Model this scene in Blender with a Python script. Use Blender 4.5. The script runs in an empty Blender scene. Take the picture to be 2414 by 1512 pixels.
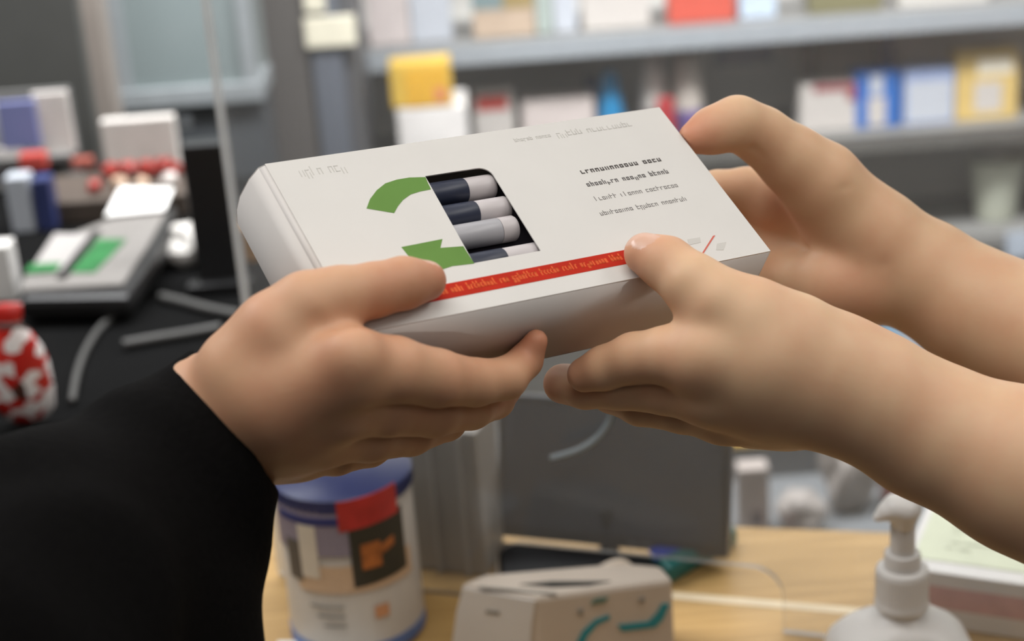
import bpy, bmesh, math, random
import numpy as np
from mathutils import Vector, Matrix
random.seed(7)
# ------------------------------------------------------------------ camera
W_, H_, FPX = 2414, 1512, 4000.0
PITCH, ROLL = math.radians(21.0), math.radians(4.2)
CAM = np.array([0.0, 0.0, 1.62])
F = np.array([0, math.cos(PITCH), -math.sin(PITCH)])
_U = np.array([0, math.sin(PITCH), math.cos(PITCH)]); _R = np.array([1.0, 0, 0])
RT = math.cos(ROLL)*_R - math.sin(ROLL)*_U
UP = math.cos(ROLL)*_U + math.sin(ROLL)*_R
sc = bpy.context.scene
cd = bpy.data.cameras.new('camera'); cam = bpy.data.objects.new('camera', cd); sc.collection.objects.link(cam)
M4 = Matrix(((RT[0], UP[0], -F[0], CAM[0]), (RT[1], UP[1], -F[1], CAM[1]), (RT[2], UP[2], -F[2], CAM[2]), (0, 0, 0, 1)))
cam.matrix_world = M4
cd.sensor_width = 36; cd.lens = FPX/W_*36; cd.clip_start = .05
cd.dof.use_dof = True; cd.dof.focus_distance = .80; cd.dof.aperture_fstop = 5.8
sc.camera = cam
# ------------------------------------------------------------------ world, lamps, exposure
w = bpy.data.worlds.new('world'); sc.world = w; w.use_nodes = True
w.node_tree.nodes['Background'].inputs[0].default_value = (.75, .82, .95, 1)
w.node_tree.nodes['Background'].inputs[1].default_value = .25
def area(name, loc, size, power, col=(1, .96, .9), rot=(0, 0, 0), sy=None):
    l = bpy.data.lights.new(name, 'AREA'); l.energy = power; l.color = col; l.size = size
    if sy: l.shape = 'RECTANGLE'; l.size_y = sy
    o = bpy.data.objects.new(name, l); o.location = loc; o.rotation_euler = rot; sc.collection.objects.link(o)
area('ceiling_lamp_over_counter', (-.2, .75, 2.66), 1.4, 8.5, (1, .97, .92), sy=.7)
area('ceiling_lamp_front', (.1, .05, 2.66), 1.6, 9.5, (1, .97, .92), sy=.7)
area('added_fill_behind_camera', (.5, -1.1, 2.55), 1.8, 5.5, (1, .98, .95), rot=(math.radians(42), 0, 0), sy=.6)  # unseen fill light, added to brighten the far palm and the carton front
area('ceiling_lamp_near_shelves', (.3, 2.05, 2.60), 2.6, 170, (.97, .98, 1), rot=(math.radians(48), 0, 0), sy=.4)
area('ceiling_lamp_left', (-1.4, 1.6, 2.66), .6, 26, (.97, .98, 1), sy=1.6)
area('ceiling_lamp_right', (1.5, 1.0, 2.66), .6, 16, (1, .97, .93), sy=1.6)
sc.view_settings.view_transform = 'Standard'; sc.view_settings.look = 'None'
sc.view_settings.gamma = 1; sc.view_settings.use_curve_mapping = False
sc.view_settings.exposure = 0.0
# ------------------------------------------------------------------ pixel rays
def ray(px, py): return F + RT*(px-W_/2)/FPX - UP*(py-H_/2)/FPX
def P(px, py, d): return CAM + d*ray(px, py)                 # axis depth d
def VY(px, py, y): r = ray(px, py); return CAM + r*(y/r[1])   # on a plane y = const
def GZ(px, py, z): r = ray(px, py); return CAM + r*((z-CAM[2])/r[2])
def depth(p): return float((np.asarray(p)-CAM) @ F)
# ------------------------------------------------------------------ materials
def s2l(c):
    if isinstance(c, str): c = tuple(int(c[i:i+2], 16)/255 for i in (0, 2, 4))
    return tuple(x/12.92 if x <= .04045 else ((x+.055)/1.055)**2.4 for x in c)
_m = {}
def mat(name, col, rough=.5, metal=0, noise=.06, scale=30, bump=0, trans=0, alpha=1, emit=0, spec=.5):
    if name in _m: return _m[name]
    m = bpy.data.materials.new(name); m.use_nodes = True; nt = m.node_tree; b = nt.nodes['Principled BSDF']
    c = s2l(col)
    b.inputs['Roughness'].default_value = rough; b.inputs['Metallic'].default_value = metal
    b.inputs['Specular IOR Level'].default_value = spec
    tc = nt.nodes.new('ShaderNodeTexCoord'); n = nt.nodes.new('ShaderNodeTexNoise'); n.inputs['Scale'].default_value = scale
    n.inputs['Detail'].default_value = 4
    nt.links.new(tc.outputs['Object'], n.inputs['Vector'])
    r = nt.nodes.new('ShaderNodeValToRGB'); e = r.color_ramp.elements
    e[0].position = .3; e[1].position = .7
    e[0].color = tuple(max(0, x*(1-noise)) for x in c)+(1,); e[1].color = tuple(min(1, x*(1+noise)) for x in c)+(1,)
    nt.links.new(n.outputs['Fac'], r.inputs[0]); nt.links.new(r.outputs[0], b.inputs['Base Color'])
    if bump:
        bp = nt.nodes.new('ShaderNodeBump'); bp.inputs['Strength'].default_value = bump; bp.inputs['Distance'].default_value = .002
        nt.links.new(n.outputs['Fac'], bp.inputs['Height']); nt.links.new(bp.outputs[0], b.inputs['Normal'])
    if trans: b.inputs['Transmission Weight'].default_value = trans
    if alpha < 1: b.inputs['Alpha'].default_value = alpha
    if emit: b.inputs['Emission Color'].default_value = c+(1,); b.inputs['Emission Strength'].default_value = emit
    _m[name] = m; return m
def skin_mat(name, base, blush):
    m = bpy.data.materials.new(name); m.use_nodes = True; nt = m.node_tree; b = nt.nodes['Principled BSDF']; L = nt.links
    tc = nt.nodes.new('ShaderNodeTexCoord')
    n1 = nt.nodes.new('ShaderNodeTexNoise'); n1.inputs['Scale'].default_value = 38; n1.inputs['Detail'].default_value = 3
    n2 = nt.nodes.new('ShaderNodeTexNoise'); n2.inputs['Scale'].default_value = 420; n2.inputs['Detail'].default_value = 5
    L.new(tc.outputs['Object'], n1.inputs['Vector']); L.new(tc.outputs['Object'], n2.inputs['Vector'])
    at = nt.nodes.new('ShaderNodeAttribute'); at.attribute_name = 'blush'
    rp = nt.nodes.new('ShaderNodeMapRange'); rp.inputs[1].default_value = .35; rp.inputs[2].default_value = .7; rp.inputs[4].default_value = .35
    L.new(n1.outputs['Fac'], rp.inputs[0])
    ad = nt.nodes.new('ShaderNodeMath'); ad.operation = 'ADD'; ad.use_clamp = True
    L.new(at.outputs['Fac'], ad.inputs[0]); L.new(rp.outputs[0], ad.inputs[1])
    mx = nt.nodes.new('ShaderNodeMix'); mx.data_type = 'RGBA'
    mx.inputs[6].default_value = s2l(base)+(1,); mx.inputs[7].default_value = s2l(blush)+(1,)
    L.new(ad.outputs[0], mx.inputs[0]); L.new(mx.outputs[2], b.inputs['Base Color'])
    b.inputs['Roughness'].default_value = .5; b.inputs['Specular IOR Level'].default_value = .35
    b.inputs['Subsurface Weight'].default_value = .25; b.inputs['Subsurface Radius'].default_value = (1, .35, .18)
    b.inputs['Subsurface Scale'].default_value = .006
    bp = nt.nodes.new('ShaderNodeBump'); bp.inputs['Strength'].default_value = .12; bp.inputs['Distance'].default_value = .0004
    L.new(n2.outputs['Fac'], bp.inputs['Height']); L.new(bp.outputs[0], b.inputs['Normal'])
    return m
WHITE = mat('white_card', 'd6d3cf', .65, noise=.015, spec=.15)
# ------------------------------------------------------------------ object helpers
COL = sc.collection
def tag(o, label=None, cat=None, group=None, kind=None):
    if label: o['label'] = label
    if cat: o['category'] = cat
    if group: o['group'] = group
    if kind: o['kind'] = kind
    return o
def empty(name, loc, label, cat, group=None, rz=0):
    o = bpy.data.objects.new(name, None); COL.objects.link(o); o.location = Vector(loc); o.rotation_euler.z = rz
    o.empty_display_size = .02
    bpy.context.view_layer.update()
    return tag(o, label, cat, group)
def link(name, me, parent=None, mats=()):
    o = bpy.data.objects.new(name, me); COL.objects.link(o)
    for m in mats: me.materials.append(m)
    if parent:
        bpy.context.view_layer.update()
        o.parent = parent; o.matrix_parent_inverse = parent.matrix_world.inverted()
    return o
def from_bm(name, bm, m, parent=None, smooth=False, bev=0, seg=2):
    bmesh.ops.recalc_face_normals(bm, faces=bm.faces)
    me = bpy.data.meshes.new(name); bm.to_mesh(me); bm.free()
    o = link(name, me, parent, m if isinstance(m, (list, tuple)) else (m,))
    if smooth:
        for p in me.polygons: p.use_smooth = True
    if bev:
        b = o.modifiers.new('bevel', 'BEVEL'); b.width = bev; b.segments = seg; b.limit_method = 'ANGLE'; b.angle_limit = math.radians(35)
    return o
def frame(o, x, y, z):      # 3x3 frame
    m = Matrix(((x[0], y[0], z[0], o[0]), (x[1], y[1], z[1], o[1]), (x[2], y[2], z[2], o[2]), (0, 0, 0, 1)))
    return m
def add_box(bm, lo, hi, M=None, mi=0):
    vs = [bm.verts.new(Vector((x, y, z)) if M is None else M @ Vector((x, y, z))) for x in (lo[0], hi[0]) for y in (lo[1], hi[1]) for z in (lo[2], hi[2])]
    for f in ((0, 1, 3, 2), (4, 6, 7, 5), (0, 4, 5, 1), (2, 3, 7, 6), (0, 2, 6, 4), (1, 5, 7, 3)):
        bm.faces.new([vs[i] for i in f]).material_index = mi
def box(name, lo, hi, m, parent=None, M=None, bev=0, seg=2):
    bm = bmesh.new(); add_box(bm, lo, hi, M); return from_bm(name, bm, m, parent, bev=bev, seg=seg)
def add_prism(bm, pts, z0, z1, M=None, mi=0):
    a = [bm.verts.new((M or Matrix()) @ Vector((p[0], p[1], z0))) for p in pts]
    b = [bm.verts.new((M or Matrix()) @ Vector((p[0], p[1], z1))) for p in pts]
    n = len(pts)
    bm.faces.new(a[::-1]).material_index = mi; bm.faces.new(b).material_index = mi
    for i in range(n): bm.faces.new((a[i], a[(i+1) % n], b[(i+1) % n], b[i])).material_index = mi
def prism(name, pts, z0, z1, m, parent=None, M=None, bev=0, smooth=False):
    bm = bmesh.new(); add_prism(bm, pts, z0, z1, M); return from_bm(name, bm, m, parent, bev=bev, smooth=smooth)
def add_lathe(bm, prof, M=None, n=40, sx=1, sy=1, mi=0):
    rings = []
    for r, z in prof:
        rings.append([bm.verts.new((M or Matrix()) @ Vector((r*sx*math.cos(2*math.pi*k/n), r*sy*math.sin(2*math.pi*k/n), z))) for k in range(n)])
    for a, b in zip(rings, rings[1:]):
        for k in range(n): bm.faces.new((a[k], a[(k+1) % n], b[(k+1) % n], b[k])).material_index = mi
    bm.faces.new(rings[0][::-1]).material_index = mi; bm.faces.new(rings[-1]).material_index = mi
def lathe(name, prof, m, parent=None, M=None, n=40, sx=1, sy=1, smooth=True):
    bm = bmesh.new(); add_lathe(bm, prof, M, n, sx, sy)
    o = from_bm(name, bm, m, parent, smooth=smooth)
    if smooth:
        e = o.modifiers.new('edge', 'EDGE_SPLIT'); e.split_angle = math.radians(40)
    return o
def tube(name, pts, r, m, parent=None, n=10):
    pts = [Vector(p) for p in pts]
    # catmull-rom
    P_ = []
    for i in range(len(pts)-1):
        p0 = pts[max(i-1, 0)]; p1 = pts[i]; p2 = pts[i+1]; p3 = pts[min(i+2, len(pts)-1)]
        for k in range(8):
            t = k/8
            P_.append(.5*((2*p1)+(-p0+p2)*t+(2*p0-5*p1+4*p2-p3)*t*t+(-p0+3*p1-3*p2+p3)*t**3))
    P_.append(pts[-1])
    bm = bmesh.new(); rings = []; u = Vector((0, 0, 1))
    for i, p in enumerate(P_):
        d = (P_[min(i+1, len(P_)-1)]-P_[max(i-1, 0)]).normalized()
        u = (u-d*u.dot(d)); u = u.normalized() if u.length > 1e-4 else d.orthogonal().normalized()
        v = d.cross(u)
        rings.append([bm.verts.new(p+r*(u*math.cos(2*math.pi*k/n)+v*math.sin(2*math.pi*k/n))) for k in range(n)])
    for a, b in zip(rings, rings[1:]):
        for k in range(n): bm.faces.new((a[k], a[(k+1) % n], b[(k+1) % n], b[k]))
    bm.faces.new(rings[0][::-1]); bm.faces.new(rings[-1])
    return from_bm(name, bm, m, parent, smooth=True)
# ------------------------------------------------------------------ smooth signed-distance bodies
def cone(p, a, b, ra, rb):
    """round cone distance for points p (N,3)"""
    a = np.asarray(a); b = np.asarray(b); ba = b-a; l2 = ba@ba; rr = ra-rb; a2 = l2-rr*rr; il2 = 1/l2
    pa = p-a; y = pa@ba; z = y-l2
    x2 = ((pa*l2-y[:, None]*ba)**2).sum(1); y2 = y*y*l2; z2 = z*z*l2
    k = np.sign(rr)*rr*rr*x2
    d = (np.sqrt(x2*a2*il2)+y*rr)*il2-ra
    c1 = np.sign(z)*a2*z2 > k; d[c1] = np.sqrt(x2+z2)[c1]*il2-rb
    c2 = (np.sign(y)*a2*y2 < k) & ~c1; d[c2] = np.sqrt(x2+y2)[c2]*il2-ra
    return d
def smin(a, b, k):
    h = np.maximum(k-np.abs(a-b), 0)/k
    return np.minimum(a, b)-h*h*h*k/6
def smax(a, b, k): return -smin(-a, -b, k)
def surfnet(D, org, h):
    nx, ny, nz = D.shape
    ins = D < 0
    acc = np.zeros((nx-1, ny-1, nz-1, 3)); cnt = np.zeros((nx-1, ny-1, nz-1))
    for ax in range(3):
        o1, o2 = [(1, 2), (0, 2), (0, 1)][ax]
        for s1 in (0, 1):
            for s2 in (0, 1):
                sl = [slice(0, nx-1), slice(0, ny-1), slice(0, nz-1)]
                off = [0, 0, 0]; off[o1] = s1; off[o2] = s2
                A = tuple(slice(off[i], off[i]+(nx-1, ny-1, nz-1)[i]) for i in range(3))
                off2 = list(off); off2[ax] = 1
                B = tuple(slice(off2[i], off2[i]+(nx-1, ny-1, nz-1)[i]) for i in range(3))
                m = ins[A] != ins[B]
                da = D[A][m]; db = D[B][m]; t = da/(da-db)
                v = np.zeros((m.sum(), 3)); v[:, o1] = s1; v[:, o2] = s2; v[:, ax] = t
                acc[m] += v; cnt[m] += 1
    act = cnt > 0
    idx = -np.ones(act.shape, int); idx[act] = np.arange(act.sum())
    cell = np.argwhere(act)
    V = (cell+acc[act]/cnt[act][:, None])*h+org
    quads = []
    for ax in range(3):
        o1, o2 = [(1, 2), (2, 0), (0, 1)][ax]
        A = [slice(None)]*3; B = [slice(None)]*3; A[ax] = slice(0, -1); B[ax] = slice(1, None)
        m = ins[tuple(A)] != ins[tuple(B)]
        e = np.argwhere(m); sgn = ins[tuple(A)][m]
        ok = (e[:, o1] > 0) & (e[:, o2] > 0) & (e[:, o1] < D.shape[o1]-1) & (e[:, o2] < D.shape[o2]-1)
        e = e[ok]; sgn = sgn[ok]
        def c(d1, d2):
            q = e.copy(); q[:, o1] -= d1; q[:, o2] -= d2; return idx[q[:, 0], q[:, 1], q[:, 2]]
        Q = np.stack([c(1, 1), c(0, 1), c(0, 0), c(1, 0)], 1)
        Q[~sgn] = Q[~sgn][:, ::-1]; quads.append(Q)
    return V, np.concatenate(quads)
def sdf_mesh(fn, lo, hi, h):
    lo = np.array(lo); hi = np.array(hi)
    n = np.ceil((hi-lo)/h).astype(int)+1
    D = np.empty(tuple(n), np.float32)
    ys, zs = np.meshgrid(lo[1]+np.arange(n[1])*h, lo[2]+np.arange(n[2])*h, indexing='ij')
    step = 24
    for i in range(0, n[0], step):
        xs = lo[0]+np.arange(i, min(i+step, n[0]))*h
        p = np.empty((len(xs), n[1], n[2], 3)); p[..., 0] = xs[:, None, None]; p[..., 1] = ys; p[..., 2] = zs
        D[i:i+step] = fn(p.reshape(-1, 3)).reshape(len(xs), n[1], n[2])
    return surfnet(D, lo, h)
def np_mesh(name, V, Q):
    me = bpy.data.meshes.new(name)
    me.vertices.add(len(V)); me.vertices.foreach_set('co', np.asarray(V, np.float32).ravel())
    me.loops.add(len(Q)*4); me.loops.foreach_set('vertex_index', Q.astype(np.int32).ravel())
    me.polygons.add(len(Q)); me.polygons.foreach_set('loop_start', np.arange(0, len(Q)*4, 4, dtype=np.int32))
    me.polygons.foreach_set('loop_total', np.full(len(Q), 4, np.int32))
    me.update(calc_edges=True); me.validate()
    me.polygons.foreach_set('use_smooth', np.ones(len(me.polygons), bool))
    return me
# ================================================================== THE ROOM
def struct(o): o['kind'] = 'structure'; return o
struct(box('floor', (-3, -1.5, -.05), (3, 4, 0), mat('floor_vinyl', '3c3937', .6, scale=4)))
struct(box('ceiling', (-3, -1.5, 2.7), (3, 4, 2.75), mat('ceiling_white', 'c8c8c6', .8, scale=4)))
wm = mat('wall_grey', '8f8f8d', .8, scale=5)
struct(box('wall_back', (-3, 3.62, 0), (3, 3.7, 2.7), wm))
struct(box('wall_left', (-3.08, -1.5, 0), (-3, 4, 2.7), wm))
struct(box('wall_right', (3, -1.5, 0), (3.08, 4, 2.7), wm))
struct(box('wall_front', (-3, -1.58, 0), (3, -1.5, 2.7), mat('wall_dark', '605c58', .8, scale=5)))
CT = .95       # counter top height
#@@SCENE
# ================================================================== THE CARTON THAT IS HANDED OVER
def c2w(v): return CAM + v[0]*RT + v[1]*UP + v[2]*F
_BL, _BR, _FR, _FL = [c2w(v) for v in ((-.1140, .0700, .762), (.0750, .1090, .866), (.1230, .0330, .808), (-.0660, -.0060, .703))]
BL_, BW_, BH_ = .220, .107, .045
BO = (_BL+_BR+_FR+_FL)/4
EX = (_BR-_BL)+(_FR-_FL); EX /= np.linalg.norm(EX)
EY = (_BL-_FL)+(_BR-_FR); EY -= EX*(EX@EY); EY /= np.linalg.norm(EY)
EZ = np.cross(EX, EY)
MB = frame(BO, EX, EY, EZ)
def lid_uv(px, py, z=0.0):
    r = ray(px, py); o = BO+EZ*z; t = ((o-CAM)@EZ)/(r@EZ); q = CAM+t*r-BO
    return float(q@EX), float(q@EY)
def lid_depth(px, py, z=0.0):
    r = ray(px, py); o = BO+EZ*z; return float(((o-CAM)@EZ)/(r@EZ))
def box_sdf(p):
    q = p-BO; l = np.stack([q@EX, q@EY, q@EZ+BH_/2], 1)
    d = np.abs(l)-np.array([BL_/2+.001, BW_/2, BH_/2])
    return np.sqrt((np.maximum(d, 0)**2).sum(1))+np.minimum(d.max(1), 0)
carton_side = mat('carton_side_white', 'cfcac6', .65, noise=.02, spec=.15)
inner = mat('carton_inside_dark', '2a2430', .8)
carton = empty('carton', BO-EZ*BH_, 'white cardboard carton with green arrows, display window and red stripe, held by four gloveless hands', 'box')
carton['label'] = 'white cardboard carton with green arrows and a cut-out window, passed between the hands'
hl, hw = BL_/2, BW_/2
# body: profile along the length, bulging at the left end, swept over the width; open on top
prof = [(-hl+.004, -.0002), (-hl+.0005, -.0016), (-hl-.0032, -.008), (-hl-.0062, -.018), (-hl-.0066, -.026), (-hl-.005, -.035), (-hl-.001, -.0425), (-hl+.004, -BH_),
        (hl, -BH_), (hl, -.0006)]
bm = bmesh.new()
A = [bm.verts.new(MB @ Vector((x, -hw, z))) for x, z in prof]; B = [bm.verts.new(MB @ Vector((x, hw, z))) for x, z in prof]
for i in range(len(prof)-1): bm.faces.new((A[i], A[i+1], B[i+1], B[i]))
bm.faces.new(A); bm.faces.new(B[::-1])
body = from_bm('carton_body', bm, carton_side, carton)
for p in body.data.polygons: p.use_smooth = True
e = body.modifiers.new('edge', 'EDGE_SPLIT'); e.split_angle = math.radians(35)
so = body.modifiers.new('wall', 'SOLIDIFY'); so.thickness = .0006; so.offset = -1
# lid with the window
wTL, wBL, wBR = lid_uv(1004, 418), lid_uv(1118, 622), lid_uv(1274, 590)
wTR = lid_uv(1148, 390)
u0 = (wTL[0]+wBL[0])/2; u1 = (wTR[0]+wBR[0])/2; v0 = (wBL[1]+wBR[1])/2; v1 = (wTL[1]+wTR[1])/2
hole = [(wTL[0], v1), (wBL[0], v0), (wBR[0], v0)]
rr = .006
tr = (wTR[0], v1)
for a in range(0, 91, 15):
    hole.append((tr[0]-rr+rr*math.cos(math.radians(a)), tr[1]-rr+rr*math.sin(math.radians(a))))
def slab_with_hole(name, outer, hole, z, th, m, parent):
    bm = bmesh.new(); ed = []
    for loop in (outer, hole):
        vs = [bm.verts.new(MB @ Vector((x, y, z))) for x, y in loop]
        ed += [bm.edges.new((vs[i], vs[(i+1) % len(vs)])) for i in range(len(vs))]
    bmesh.ops.triangle_fill(bm, use_beauty=True, use_dissolve=False, edges=ed)
    for f in bm.faces:
        f.normal_update()
        if f.normal.dot(Vector(EZ)) < 0: f.normal_flip()
    me = bpy.data.meshes.new(name); bm.to_mesh(me); bm.free()
    o = link(name, me, parent, (m,)); s = o.modifiers.new('card', 'SOLIDIFY'); s.thickness = th; s.offset = -1
    return o
slab_with_hole('lid', [(-hl+.0035, -hw), (hl, -hw), (hl, hw), (-hl+.0035, hw)], hole, 0, .0006, WHITE, carton)
# dark card sheet under the window
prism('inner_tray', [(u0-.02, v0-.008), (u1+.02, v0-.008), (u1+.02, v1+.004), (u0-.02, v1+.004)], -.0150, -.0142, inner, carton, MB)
# printed marks on the lid
green = mat('print_green', '658a45', .65, spec=.12, noise=.04); red_p = mat('print_red', 'b82a18', .65, spec=.12, noise=.1, scale=60)
orange_p = mat('print_orange', 'd86236', .65, spec=.12); grey_p = mat('print_grey', '8e8a88', .65, spec=.12); light_p = mat('print_light_grey', 'c0bdb8', .65, spec=.12)
def decal(name, polys, m, z=.00012, parent=carton):
    bm = bmesh.new()
    for pts in polys: add_prism(bm, pts, z-.0001, z, MB)
    return from_bm(name, bm, m, parent)
def px_poly(pts): return [lid_uv(x, y) for x, y in pts]
# upper arc of the ring of arrows, then the arrow below it
arc = [(864, 492), (872, 470), (888, 449), (908, 433), (935, 424), (965, 419), (1003, 418), (1008, 430), (1016, 447), (990, 452), (968, 459), (950, 472), (938, 487), (929, 503)]
ar = px_poly(arc); n2 = 7
bm = bmesh.new()
for i in range(n2-1):
    q = [ar[i], ar[i+1], ar[len(ar)-2-i], ar[len(ar)-1-i]]
    add_prism(bm, q, .00002, .00012, MB)
from_bm('green_arc', bm, green, carton)
low = [(946, 583), (1043, 562), (1036, 572), (1042, 585), (1094, 582), (1116, 622), (1068, 628), (1016, 624), (964, 606)]
decal('green_arrow', [px_poly([(946, 583), (1043, 564), (1038, 585), (1092, 581), (1118, 622), (1066, 628), (1000, 650)])], green)
# red band with orange lettering
vb0, vb1 = lid_uv(1240, 669)[1], lid_uv(1240, 634)[1]
decal('red_stripe', [[(-.078, vb0), (lid_uv(1500, 600)[0]+.006, vb0), (lid_uv(1500, 600)[0]+.006, vb1), (-.078, vb1)]], red_p)
def strokes(x0, x1, vc, hgt, seed, words, weight=.0006):
    rs = random.Random(seed); out = []; x = x0; L = x1-x0
    tot = sum(words)+len(words)*.9-.9; u = L/tot
    for wlen in words:
        for k in range(wlen):
            cx = x+u*(k+.5); hh = hgt*rs.choice((1, 1, 1.5, 1)); b = vc-hgt/2-(hgt*.45 if rs.random() < .12 else 0)
            a = u*.36
            out.append([(cx-a, b), (cx-a+weight, b), (cx-a+weight, b+hh), (cx-a, b+hh)])
            if rs.random() < .75: out.append([(cx-a, vc+hgt/2-weight), (cx+a, vc+hgt/2-weight), (cx+a, vc+hgt/2), (cx-a, vc+hgt/2)])
            if rs.random() < .6: out.append([(cx+a-weight, b), (cx+a, b), (cx+a, b+hgt), (cx+a-weight, b+hgt)])
            if rs.random() < .5: out.append([(cx-a, vc-hgt/2), (cx+a, vc-hgt/2), (cx+a, vc-hgt/2+weight), (cx-a, vc-hgt/2+weight)])
        x += u*(wlen+.9)
    return out
decal('stripe_lettering', strokes(-.07, lid_uv(1465, 605)[0], (vb0+vb1)/2, .0028, 3, (7, 4, 9, 3, 8, 6, 5, 9, 4), .0007), orange_p, .0002)
def line(p0, p1, h, seed, words, m, wt, name):
    a = lid_uv(*p0); b = lid_uv(*p1)
    decal(name, strokes(a[0], b[0], (a[1]+b[1])/2, h, seed, words, wt), m)
line((1366, 405), (1560, 378), .0024, 11, (12, 4), mat('print_dark', '5d5856', .65, spec=.12), .0007, 'printed_line')
line((1382, 437), (1576, 405), .0022, 12, (8, 6, 5), mat('print_mid', '757170', .65, spec=.12), .0006, 'printed_line')
line((1400, 468), (1600, 440), .0020, 13, (6, 6, 9), grey_p, .0004, 'printed_line')
line((1412, 503), (1620, 472), .0020, 14, (9, 6, 7), grey_p, .0004, 'printed_line')
line((1310, 318), (1490, 294), .0026, 15, (5, 9), light_p, .0004, 'printed_line')
line((1210, 330), (1300, 322), .0016, 16, (6, 5), mat('print_faint', 'c6c3be', .65, spec=.12), .0003, 'printed_line')
line((705, 410), (815, 395), .0040, 17, (4, 3), mat('print_faint', 'c6c3be', .65, spec=.12), .0004, 'printed_line')
a, b = lid_uv(1650, 608), lid_uv(1683, 556)
decal('red_tick', [[(a[0]-.0006, a[1]), (a[0]+.0006, a[1]), (b[0]+.0008, b[1]), (b[0]-.0006, b[1])]], mat('print_pale_red', 'c96a5e', .65, spec=.12))
decal('pale_mark', [[lid_uv(1620, 565), lid_uv(1650, 560), lid_uv(1652, 572), lid_uv(1624, 578)], [lid_uv(1690, 575), lid_uv(1712, 571), lid_uv(1705, 590), lid_uv(1688, 590)]], mat('print_faint', 'c6c3be', .65, spec=.12))
# tubes seen through the window: navy with pale caps, lying along the length
navy = mat('tube_navy', '2b3042', .4); pale = mat('tube_pale', 'c9c2c3', .4, noise=.04); silver = mat('tube_silver', 'aeadb2', .35, noise=.05)
rows = [(448, 1092, 'navy tube with white end in the top row of the carton window'),
        (502, 1118, 'navy tube with white end in the second row of the carton window'),
        (560, None, 'silver white tube in the third row of the carton window'),
        (614, 1185, 'navy tube with white end in the bottom row of the carton window, partly covered')]
for i, (cy, cx, lab) in enumerate(rows):
    u, v = lid_uv(cx or 1075, cy, -.007)
    rad = .0061
    M = MB @ Matrix.Translation((0, v, -.0076)) @ Matrix.Rotation(math.pi/2, 4, 'Y')
    t = empty('tube', (MB @ Vector((0, v, -.0137))), lab, 'tube', 'tubes inside the carton')
    ue = u1+.002 if cx else lid_uv(1232, 565, -.007)[0]
    ua = u0-.012
    if cx:
        lathe('barrel', [(rad*.9, ua), (rad, ua+.001), (rad, u), (rad*.95, u+.0005)], navy, t, M, 24)
        lathe('cap', [(rad*.93, u+.0006), (rad*.97, u+.001), (rad*.97, ue-.001), (rad*.9, ue)], pale, t, M, 24)
    else:
        lathe('barrel', [(rad*.9, ua), (rad, ua+.001), (rad, ue-.009), (rad*.98, ue-.0088)], silver, t, M, 24)
        lathe('cap', [(rad*.98, ue-.0086), (rad*1.0, ue-.008), (rad, ue-.001), (rad*.9, ue)], pale, t, M, 24)
# ================================================================== HANDS
HS = .0013     # surface resolution
def J(x, y, d, r): return (P(x, y, d), r*d/FPX)
def chain(p, js, k=.003):
    D = None
    for (a, ra), (b, rb) in zip(js, js[1:]):
        if abs(ra-rb) < 1e-6: rb = ra*.999
        c = cone(p, a, b, ra, rb)
        D = c if D is None else smin(D, c, k)
    return D
def dent(p, D, pts, s, amp):
    """a crease along a polyline"""
    m = np.full(len(p), 9.)
    for a, b in zip(pts, pts[1:]):
        a = np.asarray(a); b = np.asarray(b); ba = b-a
        t = np.clip(((p-a)@ba)/(ba@ba), 0, 1)[:, None]
        m = np.minimum(m, np.linalg.norm(p-a-t*ba, axis=1))
    return D+amp*np.exp(-(m/s)**2)
def relax(V, Q, n):
    a = np.concatenate([Q[:, 0], Q[:, 1], Q[:, 2], Q[:, 3]]); b = np.concatenate([Q[:, 1], Q[:, 2], Q[:, 3], Q[:, 0]])
    ii = np.concatenate([a, b]); jj = np.concatenate([b, a]); C = np.bincount(ii, minlength=len(V))
    for _ in range(n):
        S = np.stack([np.bincount(ii, weights=V[jj, k], minlength=len(V)) for k in range(3)], 1)
        V = V*.5+.5*S/np.maximum(C, 1)[:, None]
    return V
def body_mesh(fn, joints, h=HS, pad=.012, blush=(), nails=()):
    pts = np.array([j[0] for j in joints]); rs = np.array([j[1] for j in joints])[:, None]
    lo = (pts-rs).min(0)-pad; hi = (pts+rs).max(0)+pad
    V, Q = sdf_mesh(fn, lo, hi, h)
    V = relax(V, Q, 2)
    bl = np.zeros(len(V))
    for c, r, a in blush: bl = np.maximum(bl, a*np.exp(-(np.linalg.norm(V-c, axis=1)/r)**2))
    nl = np.zeros(len(V), bool)
    for (c, n, t, ln, wd) in nails:       # centre, outward, along, half length, half width
        n = n/np.linalg.norm(n); t = t-n*(n@t); t = t/np.linalg.norm(t); s = np.cross(n, t)
        q = V-c; e = (np.abs(q@t)/ln)**3+(np.abs(q@s)/wd)**3
        nl |= (e < 1) & (q@n > -.002)
    return V, Q, bl, nl
def make_person(name, sets, mats_, label):
    V = []; Q = []; B = []; N = []; o = 0
    for v, q, b, n in sets: V.append(v); Q.append(q+o); B.append(b); N.append(n); o += len(v)
    V = np.concatenate(V); Q = np.concatenate(Q); B = np.concatenate(B); N = np.concatenate(N)
    me = np_mesh(name, V, Q)
    at = me.attributes.new('blush', 'FLOAT', 'POINT'); at.data.foreach_set('value', B.astype(np.float32))
    ob = link(name, me, None, mats_)
    if len(me.polygons) == len(Q):
        me.polygons.foreach_set('material_index', (N[Q].sum(1) >= 3).astype(np.int32))
    return tag(ob, label, 'person')
skin_a = skin_mat('skin_customer', 'cda180', 'bd7a5e')
skin_b = skin_mat('skin_assistant', 'd9b491', 'cb8c6e')
nail_m = mat('nail', 'd8ae98', .25, noise=.02)
def clear_box(p, D): return smax(D, -(box_sdf(p)-.0003), .0008)

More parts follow.
